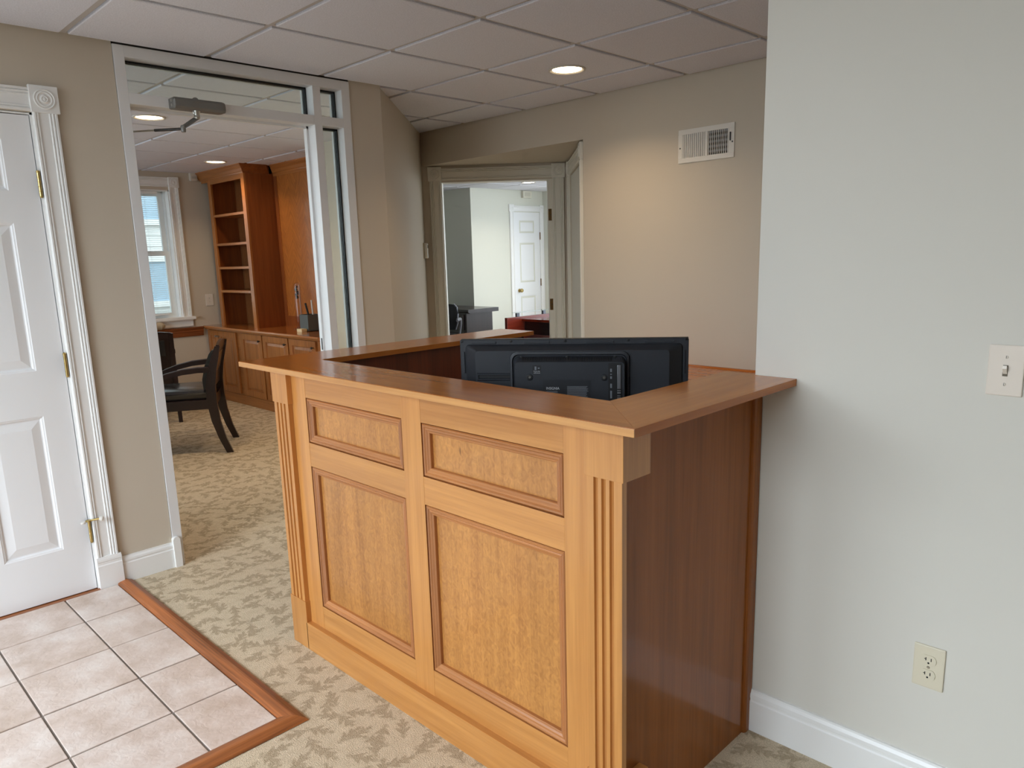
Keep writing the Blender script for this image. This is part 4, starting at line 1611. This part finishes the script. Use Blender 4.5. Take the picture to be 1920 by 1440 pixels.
# bookcase tower
BX0, BX1, BY = -7.880, -7.064, 3.500
bc = thing('bookcase', 'tall oak bookcase with four shelves standing on the oak worktop', 'bookcase', ((BX0 + BX1) / 2, 3.65, CTZ))
ZB1 = 2.31
mk('stile', B(BX0, BX0 + .068, BY, BY + .02, CTZ, ZB1, .001), CABZ, bc)
mk('stile', B(BX1 - .068, BX1, BY, BY + .02, CTZ, ZB1, .001), CABZ, bc)
mk('top_rail', B(BX0 + .068, BX1 - .068, BY, BY + .02, 2.252, ZB1, .0), CABX, bc)
mk('side_panel', B(BX1 - .02, BX1, BY + .02, 3.8155, CTZ, ZB1), CABSIDE, bc)
mk('side_panel', B(BX0, BX0 + .02, BY + .02, 3.80, CTZ, ZB1), CABSIDE, bc)
mk('back_panel', B(BX0 + .02, BX1 - .02, 3.785, 3.80, CTZ, ZB1), CABBACK, bc)
for z in (1.932, 1.640, 1.400, 1.158):
    mk('shelf', B(BX0 + .02, BX1 - .02, BY + .004, 3.785, z - .012, z + .012, .001), CABX, bc)
mk('top_board', B(BX0, BX1, BY + .02, 3.80, 2.30, ZB1), CABX, bc)
CR = [(0, 2.300), (.006, 2.300), (.010, 2.312), (.018, 2.318), (.030, 2.340), (.050, 2.360), (.056, 2.368), (.062, 2.372), (.064, 2.386), (0, 2.386)]


def crown(path_pts, offs_dirs):
    m_ = MB()
    m_.loft([[(p[0] + o_[0] * d, p[1] + o_[1] * d, z) for d, z in CR] for p, o_ in zip(path_pts, offs_dirs)])
    return m_


mk('crown_moulding', crown([(-8.046, BY), (BX1, BY)], [(0, -1), (1, -1)]), CABX, bc)
mk('crown_moulding', crown([(BX1, BY), (BX1, 3.775)], [(1, -1), (1, -1)]), CABSIDE, bc)
mk('filler_strip', B(-8.046, BX0, BY + .01, BY + .02, 2.28, ZB1), CABX, bc)
# outlet with white plug inside bottom shelf
ou = mk('outlet', B(-7.655, -7.585, 3.780, 3.785, .955, 1.07, .002), simple('outlet_brown', srgb(120, 92, 70), .4), bc)
mk('plug', B(-7.648, -7.600, 3.750, 3.780, 1.025, 1.075, .008), WHITE, ou, label='white plug')
# panelled back behind the worktop
wp = thing('wood_wall_panel', 'book-matched chevron oak wall panel beside the bookcase', 'wall panel', (-6.4, 3.83, CTZ))
mk('veneer_panel', B(BX1 + .06, -5.702, 3.818, 3.832, CTZ + .11, 2.28), CHEV, wp)
mk('base_rail', B(BX1, -5.702, 3.814, 3.832, CTZ, CTZ + .11), CABSIDE, wp)
mk('edge_stile', B(BX1, BX1 + .06, 3.814, 3.832, CTZ + .11, 2.31), CABSIDE, wp)
mk('top_rail', B(BX1, -5.702, 3.812, 3.832, 2.28, 2.31), CABX, wp)
mk('crown_moulding', crown([(BX1, 3.812), (-5.702, 3.812)], [(1, -1), (0, -1)]), CABX, wp)

# objects on the worktop
aw = thing('glass_award', 'tall clear acrylic award with dark metal beads on the oak worktop', 'award', (-6.57, 3.70, CTZ))
ax_, ay_ = -6.57, 3.70
mk('base', MB().ring([(0, 0), (.062, 0), (.064, .006), (.060, .014), (0, .014)], Matrix.Translation((ax_, ay_, CTZ)), segs=28), ACRYL, aw, True)
mk('column', MB().ring([(0, .014), (.036, .014), (.034, .40), (.030, .44), (0, .46)], Matrix.Translation((ax_, ay_, CTZ)), segs=28), ACRYL, aw, True)
mk('edge_highlight', B(ax_ + .028, ax_ + .036, ay_ - .006, ay_ + .006, CTZ + .014, CTZ + .43, .002), simple('painted_glint', srgb(196, 170, 160), .15), aw)  # opaque pale bar: highlight on the acrylic drawn as colour
for k, (dx, dy, dz, r) in enumerate(((-.010, -.012, .385, .016), (.012, -.010, .360, .014), (-.014, -.010, .335, .015), (.006, -.014, .310, .016), (.020, -.012, .345, .012), (.002, -.010, .41, .012))):
    mk('bead', MB().ring([(0, -r), (r * .7, -r * .7), (r, 0), (r * .7, r * .7), (0, r)], Matrix.Translation((ax_ + dx, ay_ + dy, CTZ + dz)), segs=14), simple('bead_metal', srgb(110, 108, 106), .25, metal=.9) if k % 2 else DARKSTEEL, aw, True)
ph = thing('pen_holder', 'dark grey square pen holder at the right end of the oak worktop', 'pen holder', (-6.33, 3.68, CTZ))
bxm = MB()
for (a, b, c, d) in ((-6.415, -6.265, 3.61, 3.616), (-6.415, -6.265, 3.744, 3.75), (-6.415, -6.409, 3.616, 3.744), (-6.271, -6.265, 3.616, 3.744)):
    bxm.box(a, b, c, d, CTZ, CTZ + .155)
bxm.box(-6.415, -6.265, 3.61, 3.75, CTZ, CTZ + .006)
mk('cup', bxm, simple('holder_grey', srgb(92, 100, 100), .3), ph)
mk('pen', MB().tube([(-6.320, 3.68, CTZ + .02), (-6.375, 3.66, CTZ + .26)], .010, 8), BLACK, ph, True)
mk('pen', MB().tube([(-6.310, 3.70, CTZ + .02), (-6.295, 3.68, CTZ + .29)], .008, 8), simple('pen_white', srgb(220, 220, 216), .4), ph, True)
cd = MB().box(-6.36, -6.27, 3.54, 3.595, CTZ, CTZ + .028, .002)
tag(mk('card_box', cd, simple('card_cream', srgb(222, 204, 160), .6), None), 'small cream card box in front of the pen holder', 'box')

# chair rail
cr_ = MB()
cr_.loft([[(-8.05 + d, y, z) for d, z in ((0, .692), (.012, .692), (.016, .700), (.016, .735), (.022, .742), (.022, .760), (.030, .772), (.032, .788), (0, .790))] for y in (-1.3, 3.36)])
struct('trim_8', cr_, CHAIRRAIL, 'dark oak chair rail on the window wall', 'chair rail')
# sensor and blank plate
ms = thing('motion_sensor', 'small white motion sensor under the ceiling beside the bookcase', 'sensor', (-8.04, 3.42, 2.34))
mk('housing', MB().prism([(3.385, 2.382), (3.455, 2.382), (3.455, 2.312), (3.448, 2.302), (3.392, 2.302), (3.385, 2.312)], 'x', -8.05, -8.005, .003), simple('sensor_white', srgb(214, 208, 196), .4), ms)
mk('lens_window', B(-8.005, -8.002, 3.395, 3.445, 2.325, 2.350, .001), simple('sensor_lens', srgb(190, 186, 178), .3), ms)
bpz = thing('blank_plate', 'almond blank wall plate between the window and the bookcase', 'wall plate', (-8.045, 3.466, 1.064))
mk('plate', MB().box(-8.05, -8.044, 3.425, 3.508, 1.003, 1.127, .003), ALMOND, bpz)
for dy in (-.02, .02):
    mk('screw', MB().ring([(0, .002), (.004, .001), (.004, 0)], Matrix.Translation((-8.044, 3.466, 1.064 + dy)) @ Matrix.Rotation(math.pi / 2, 4, 'Y'), segs=10), CHROME, bpz, True)

# ------------------------------------------------------------------ conference window
w2 = sroot('window_2', 'bright white double-hung window with fluted casing in the conference room', 'window')
XW = -8.05
TWN = basis((XW, 0), (0, 1), (1, 0))


def addw(nm, mb, mt=WHITE, parent=w2, smooth=False):
    mb.bm.transform(TWN)
    bmesh.ops.recalc_face_normals(mb.bm, faces=mb.bm.faces[:])
    return mk(nm, mb, mt, parent, smooth)


for s_, ue in ((-1, WY0), (1, WY1)):
    addw('side_casing', MB().prism([(ue + s_ * a * 1.07, d) for a, d in CASP], 'z', .905, 2.230))
    c = ue + s_ * .052
    b_ = addw('corner_block', MB().box(c - .052, c + .052, 0, .022, 2.230, 2.334, .002))
    TT = Matrix.Translation((c, .022, 2.282)) @ Matrix.Rotation(-math.pi / 2, 4, 'X')
    addw('rosette', MB().ring([(.036, -.001), (.035, .004), (.030, .004), (.027, .001), (.022, .003), (.016, .001), (.010, .005), (0, .007)], TT, segs=24), WHITE, b_, True)
addw('head_casing', MB().prism([(d, 2.234 + a * 1.07) for a, d in CASP], 'x', WY0, WY1))
addw('stool', MB().box(WY0 - .125, WY1 + .125, -.10, .045, .872, .905, .006))
addw('apron', MB().prism([(0, .797), (.012, .797), (.016, .806), (.016, .855), (.022, .862), (.022, .872), (0, .872)], 'x', WY0 - .10, WY1 + .10))
# jamb liner
jl = MB()
jl.box(WY1 - .012, WY1, -.17, 0, .905, 2.205)
jl.box(WY0, WY0 + .012, -.17, 0, .905, 2.205)
jl.box(WY0, WY1, -.17, 0, 2.193, 2.205)
addw('jamb_liner', jl)
# sashes: upper further out
SASH = simple('vinyl_sash', srgb(238, 242, 242), .35)
for nm, yy, z0, z1 in (('upper_sash', -.135, 1.545, 2.193), ('lower_sash', -.100, .905, 1.590)):
    s = MB()
    a, b = WY0 + .030, WY1 - .030
    s.box(a, a + .045, yy - .015, yy + .015, z0, z1)
    s.box(b - .045, b, yy - .015, yy + .015, z0, z1)
    s.box(a + .045, b - .045, yy - .015, yy + .015, z0, z0 + .05)
    s.box(a + .045, b - .045, yy - .015, yy + .015, z1 - .045, z1)
    so_ = addw(nm, s, SASH)
    addw('pane', MB().box(a + .045, b - .045, yy - .002, yy + .002, z0 + .05, z1 - .045), GLASS, so_)
tr_ = MB()
tr_.box(WY1 - .030, WY1 - .012, -.165, -.08, .905, 2.193)
tr_.box(WY0 + .012, WY0 + .030, -.165, -.08, .905, 2.193)
addw('sash_track', tr_, SASH)
# horizontal blind, slats open
bs = thing('window_blind', 'open white mini blind hanging in the conference window', 'blind', (XW - .05, 2.7, 2.19))
hr = MB().box(XW - .070, XW - .035, WY0 + .02, WY1 - .105, 2.165, 2.192, .002)
mk('headrail', hr, WHITE, bs)
sl_ = MB()
zz0 = .955
while zz0 < 2.155:
    sl_.loft([[(XW - .064, y, zz0 - .0006), (XW - .052, y, zz0 + .0016), (XW - .040, y, zz0 - .0006), (XW - .052, y, zz0 + .0010)] for y in (WY0 + .03, WY1 - .11)])
    zz0 += .0213
o = mk('blind_slats', sl_, simple('blind_white', srgb(236, 238, 238), .4), bs)
o['kind'] = 'stuff'
for y in (2.42, 2.93):
    mk('ladder_cord', MB().tube([(XW - .052, y, 2.165), (XW - .052, y, .95)], .0012, 6), simple('cord', srgb(200, 200, 196), .6), bs)
mk('bottom_rail', B(XW - .064, XW - .040, WY0 + .03, WY1 - .11, .935, .948, .001), WHITE, bs)

# ------------------------------------------------------------------ neighbouring house outside
SIDING = simple('white_siding', srgb(236, 236, 234), .7)
nb = thing('neighbour_house', 'white clapboard house with shaded windows across the yard outside', 'house', (-14.5, 5.2, -.3))
mk('wall', B(-20, -14.5, -3, 13, -.3, 7), SIDING, nb)
GLZ = simple('blue_window_glass', srgb(172, 196, 214), .15, spec=.6)
for (y0, y1, z0, z1) in ((4.2, 5.45, 2.28, 3.6), (4.62, 5.62, .80, 1.52), (2.2, 3.1, .80, 3.4), (6.6, 7.5, .8, 3.4)):
    wn = mk('window', B(-14.5, -14.47, y0, y1, z0, z1), GLZ, nb)
    fm_ = MB()
    fm_.box(-14.5, -14.43, y0 - .10, y0, z0 - .1, z1 + .1)
    fm_.box(-14.5, -14.43, y1, y1 + .10, z0 - .1, z1 + .1)
    fm_.box(-14.5, -14.43, y0, y1, z1, z1 + .1)
    fm_.box(-14.5, -14.41, y0, y1, z0 - .1, z0)
    mk('window_frame', fm_, WHITE, wn)
for k in range(20):
    mk('clapboard', MB().prism([(-14.5, -.2 + k * .2), (-14.485, -.2 + k * .2), (-14.5, k * .2)], 'y', -3, 13), SIDING, nb)
mk('roof', MB().prism([(-3.4, 7), (5, 9.5), (13.4, 7)], 'x', -20.4, -14.1), simple('roof_grey', srgb(110, 110, 112), .8), nb)

# ------------------------------------------------------------------ conference chairs and table
def armchair(label, loc, rot):
    """local: +y is the back of the chair, seat faces -y"""
    t = thing('armchair', label, 'chair', loc, rot, 'dark armchairs in the conference room')
    hw = .262
    for s in (-1, 1):
        # rear leg and back post: one bowed piece
        secs = []
        for y, z, ty, tx in ((.335, 0, .024, .017), (.290, .12, .027, .018), (.255, .26, .032, .019), (.240, .40, .036, .020), (.240, .52, .036, .020), (.262, .65, .032, .019), (.295, .76, .027, .018), (.318, .832, .018, .017)):
            secs.append([(s * hw - tx, y - ty, z), (s * hw + tx, y - ty, z), (s * hw + tx, y + ty, z), (s * hw - tx, y + ty, z)])
        mk('rear_leg', MB().loft(secs), MAHOG, t, True)
        secs = []
        for y, z, ty, tx in ((-.265, 0, .016, .016), (-.262, .25, .022, .019), (-.255, .44, .027, .020), (-.250, .50, .022, .019), (-.255, .548, .020, .019)):
            secs.append([(s * hw - tx, y - ty, z), (s * hw + tx, y - ty, z), (s * hw + tx, y + ty, z), (s * hw - tx, y + ty, z)])
        mk('front_leg', MB().loft(secs), MAHOG, t, True)
        secs = []
        for y, z in ((.245, .658), (.16, .660), (.05, .651), (-.06, .628), (-.16, .594), (-.24, .556), (-.290, .526)):
            h_ = .021
            secs.append([(s * hw - .026, y, z - h_), (s * hw + .026, y, z - h_), (s * hw + .026, y, z + h_ * .75), (s * hw + .014, y, z + h_), (s * hw - .014, y, z + h_), (s * hw - .026, y, z + h_ * .75)])
        mk('armrest', MB().loft(secs), MAHOG, t, True)
        mk('side_rail', B(s * hw - .016, s * hw + .016, -.25, .235, .355, .430, .003), MAHOG, t)
    mk('front_rail', B(-hw, hw, -.272, -.242, .355, .430, .003), MAHOG, t)
    mk('rear_rail', B(-hw, hw, .226, .250, .355, .430, .003), MAHOG, t)
    # seat cushion
    secs = []
    for z, g in ((.425, .004), (.440, -.006), (.475, -.006), (.492, .010), (.500, .035)):
        x0, x1, y0, y1 = -hw + .008 + g, hw - .008 - g, -.262 + g, .225 - g
        r_ = .03
        secs.append([(x, y, zq) for x, y, zq in [(p[0], p[2], z) for p in rrect(x0, x1, y0, y1, r_, 0, 3)]])
    mk('seat', MB().loft(secs), LEATHER, t, True)
    # back: padded front panel and wooden rear panel, curved top rail
    secs = []
    for z, y, th in ((.50, .215, .030), (.58, .218, .036), (.68, .242, .034), (.77, .272, .026), (.80, .284, .014)):
        secs.append([(-hw + .022, y - th, z), (-hw * .5, y - th * .75, z), (hw * .5, y - th * .75, z), (hw - .022, y - th, z), (hw - .022, y + .012, z), (-hw + .022, y + .012, z)])
    mk('back_pad', MB().loft(secs), LEATHER, t, True)
    secs = []
    for x in (-hw, -hw * .6, 0, hw * .6, hw):
        c_ = .018 * (1 - (x / hw) ** 2)
        secs.append([(x, .294 - c_ * .3, .790), (x, .318 - c_ * .3, .790), (x, .330 - c_ * .3, .838 + c_), (x, .308 - c_ * .3, .840 + c_)])
    mk('top_rail', MB().loft(secs), MAHOG, t, True)
    secs = []
    for z, y in ((.50, .240), (.60, .252), (.70, .278), (.80, .304)):
        secs.append([(-hw, y, z), (hw, y, z), (hw, y + .010, z), (-hw, y + .010, z)])
    bp_ = mk('rear_panel', MB().loft(secs), MAHOG, t, True)
    secs = []
    for z, y in ((.62, .2615), (.71, .285), (.77, .300)):
        secs.append([(-hw + .06, y + .004, z), (hw - .06, y + .004, z), (hw - .06, y + .010, z), (-hw + .06, y + .010, z)])
    mk('panel_pad', MB().loft(secs), LEATHER, bp_, True)
    return t


# rear feet of the near chair at (-5.53,2.42) and (-5.98,2.68); it faces (-.5,-.87)
ang1 = math.atan2(-.26, .45)
c1 = Vector((-5.757, 2.553)) - Vector((-math.sin(ang1), math.cos(ang1))) * .335
armchair('dark wooden armchair with black leather seat, seen from the side in front of the cabinets', (c1.x, c1.y, 0), ang1)
ang2 = math.atan2(-.95, -.31)
c2 = Vector((-7.10, 2.38)) - Vector((-math.sin(ang2), math.cos(ang2))) * .335
armchair('dark wooden armchair partly hidden behind the glazed entry jamb, near the window', (c2.x, c2.y, 0), ang2)

ct = thing('conference_table', 'dark conference table mostly hidden behind the left wall', 'table', (-6.6, .9, 0))
mk('table_top', MB().prism([(-8.0 + .35, .1), (-5.6, .1), (-5.45, .25), (-5.45, 1.45), (-5.6, 1.6), (-7.5, 1.6), (-7.65, 1.45)], 'z', .71, .745, .004), DARKWOOD, ct)
for x in (-7.2, -5.9):
    mk('pedestal', B(x - .08, x + .08, .5, 1.2, .06, .71, .005), DARKWOOD, ct)
    mk('foot', B(x - .12, x + .12, .35, 1.35, 0, .06, .01), DARKWOOD, ct)

# ------------------------------------------------------------------ office beyond the corner doorway
XO = -7.926
TO = basis((XO, 0), (0, 1), (1, 0))
casing('trim_9', 'white casing with corner blocks around the far office door', TO, 8.085, 8.660, 2.075, WHITE, width=.082, blk=.1, plinth=False)
d4, _a = panel_door('door_4', 'far white three-panel door with brass knob in the office', basis((XO + .006, 8.093), (0, 1), (1, 0)), .56, .01, 2.066, DOORW, single=True)
mk('knob', MB().ring([(.028, 0), (.028, .004), (.010, .008), (.010, .030), (.026, .040), (.030, .052), (.024, .064), (0, .068)], Matrix.Translation((XO + .006, 8.175, .915)) @ Matrix.Rotation(math.pi / 2, 4, 'Y'), segs=22), BRASS, d4, True)
for z in (1.72, 1.02, .3):
    mk('hinge', MB().ring([(0, -.055), (.008, -.055), (.008, .055), (0, .055)], Matrix.Translation((XO + .012, 8.655, z)), segs=10), BRONZE, d4, True)
sn = thing('alarm_sensor', 'square white alarm sounder under the office ceiling above the far door', 'sensor', (XO, 8.36, 2.33))
mk('housing', MB().box(XO, XO + .045, 8.27, 8.45, 2.275, 2.375, .006), simple('sounder_white', srgb(224, 220, 204), .4), sn)
mk('grille', B(XO + .045, XO + .049, 8.30, 8.42, 2.295, 2.355, .002), simple('sounder_grille', srgb(206, 202, 186), .5), sn)
# red desk with glass screen
od = thing('office_desk', 'reddish mahogany office desk seen through the corner doorway', 'desk', (-6.2, 7.1, 0))
GX, GY0, GY1, GZ = -6.05, 6.10, 7.70, .73

PX = -6.0
mk('modesty_screen', B(PX - .04, PX, 5.98, 7.7, 0, .745, .003), REDWOOD, od)
mk('desk_top', B(PX, -5.15, 6.22, 7.7, .688, .716, .003), REDWOOD, od)
mk('apron', B(PX + .02, -5.2, 6.25, 6.27, .54, .688), DARKWOOD, od)
mk('pedestal', B(PX + .04, -5.35, 6.10, 6.60, 0, .47, .003), REDWOOD, od)
mk('end_panel', B(-5.20, -5.17, 6.25, 7.66, 0, .688), REDWOOD, od)
gs = thing('glass_ledge', 'clear glass ledge on small steel standoffs above the red desk', 'glass shelf', (PX - .02, 6.8, .745))
mk('glass_shelf', B(PX - .05, PX + .03, 6.10, 7.68, .790, .798, .001), GLASS, gs)
for y in (6.17, 6.62, 7.3):
    mk('standoff', B(PX - .034, PX - .006, y - .022, y + .022, .745, .790, .003), simple('standoff_steel', srgb(96, 98, 104), .35, metal=.7), gs)
oc = thing('side_cabinet', 'low dark espresso cabinet with moulded top in the office', 'cabinet', (-7.8, 6.9, 0))
mk('carcass', B(-8.4, -7.43, 6.64, 7.12, .0, .70, .003), DARKWOOD, oc)
mk('top', MB().prism([(6.60, .722), (6.61, .712), (6.63, .708), (6.63, .70), (7.16, .70), (7.16, .753), (6.60, .753)], 'x', -8.44, -7.345), DARKWOOD, oc)
for k, (z0, z1) in enumerate(((.47, .68), (.25, .45), (.04, .23))):
    dr = mk('drawer', B(-8.36, -7.47, 6.625, 6.64, z0, z1, .003), DARKWOOD, oc)
    mk('pull', MB().tube([(-7.97, 6.615, (z0 + z1) / 2), (-7.87, 6.615, (z0 + z1) / 2)], .006), CHROME, dr, True)
ofc = thing('office_chair', 'black office chair with edge glints painted grey at the left of the corner doorway', 'chair', (-7.32, 6.05, 0), math.radians(40))
FAB = simple('black_mesh_fabric', srgb(14, 14, 15), .7)
GLINT = simple('chair_glint_grey', srgb(120, 122, 128), .35)  # grey paints the highlights on the black chair's edges and one armrest
sec_ = []
for z, w_, y in ((.52, .19, .20), (.60, .215, .205), (.72, .22, .225), (.80, .21, .245), (.838, .17, .255), (.845, .12, .258)):
    sec_.append([(-w_, y - .02, z), (w_, y - .02, z), (w_, y + .02, z), (-w_, y + .02, z)])
mk('backrest', MB().loft(sec_), FAB, ofc, True)
for s in (-1, 1):
    mk('back_edge', MB().tube([(s * .195, .20, .52), (s * .222, .205, .60), (s * .227, .225, .72), (s * .217, .245, .80), (s * .175, .256, .843)], .011), GLINT, ofc, True)
    mk('armrest', MB().tube([(s * .25, .16, .46), (s * .27, .17, .60), (s * .27, .14, .66), (s * .27, -.06, .67), (s * .27, -.10, .655)], [.014, .016, .02, .022, .016]), FAB if s < 0 else GLINT, ofc, True)
mk('seat', MB().loft([[(p[0], p[2], z) for p in rrect(-.24 + g, .24 - g, -.25 + g, .22 - g, .06, 0, 3)] for z, g in ((.40, .02), (.42, 0), (.455, 0), (.475, .03))]), FAB, ofc, True)
mk('column', MB().ring([(.03, .08), (.03, .40), (0, .40)], Matrix.Identity(4), segs=16), DARKSTEEL, ofc, True)
mk('back_bracket', MB().tube([(0, .10, .40), (0, .26, .42), (0, .255, .60)], .018), DARKSTEEL, ofc, True)
for k in range(5):
    a = 2 * math.pi * k / 5 + .3
    mk('star_leg', MB().tube([(0, 0, .09), (.29 * math.cos(a), .29 * math.sin(a), .06)], [.024, .014]), DARKSTEEL, ofc, True)
    mk('caster', MB().ring([(0, -.018), (.026, -.018), (.026, .018), (0, .018)], Matrix.Translation((.29 * math.cos(a), .29 * math.sin(a), .028)) @ Matrix.Rotation(math.pi / 2, 4, 'X'), segs=14), BLACK, ofc, True)

# rolled beige draught stopper on the chair rail under the window
dr_ = thing('draught_stopper', 'rolled beige fabric draught stopper lying on the chair rail under the window', 'draught stopper', (-7.99, 2.6, .790))
BEI = simple('beige_fabric', srgb(196, 182, 156), .85, bump=.2, bscale=300)
mk('roll', MB().tube([(-7.988, 2.26, .831), (-7.988, 2.275, .831), (-7.988, 2.30, .831), (-7.988, 2.60, .831), (-7.988, 2.90, .831), (-7.988, 2.925, .831), (-7.988, 2.94, .831)], [.016, .032, .040, .041, .040, .032, .016], 18), BEI, dr_, True)
mk('end_seam', MB().ring([(.039, -.002), (.042, 0), (.039, .002)], Matrix.Translation((-7.988, 2.897, .831)) @ Matrix.Rotation(math.pi / 2, 4, 'X'), segs=20), BEI, dr_, True)
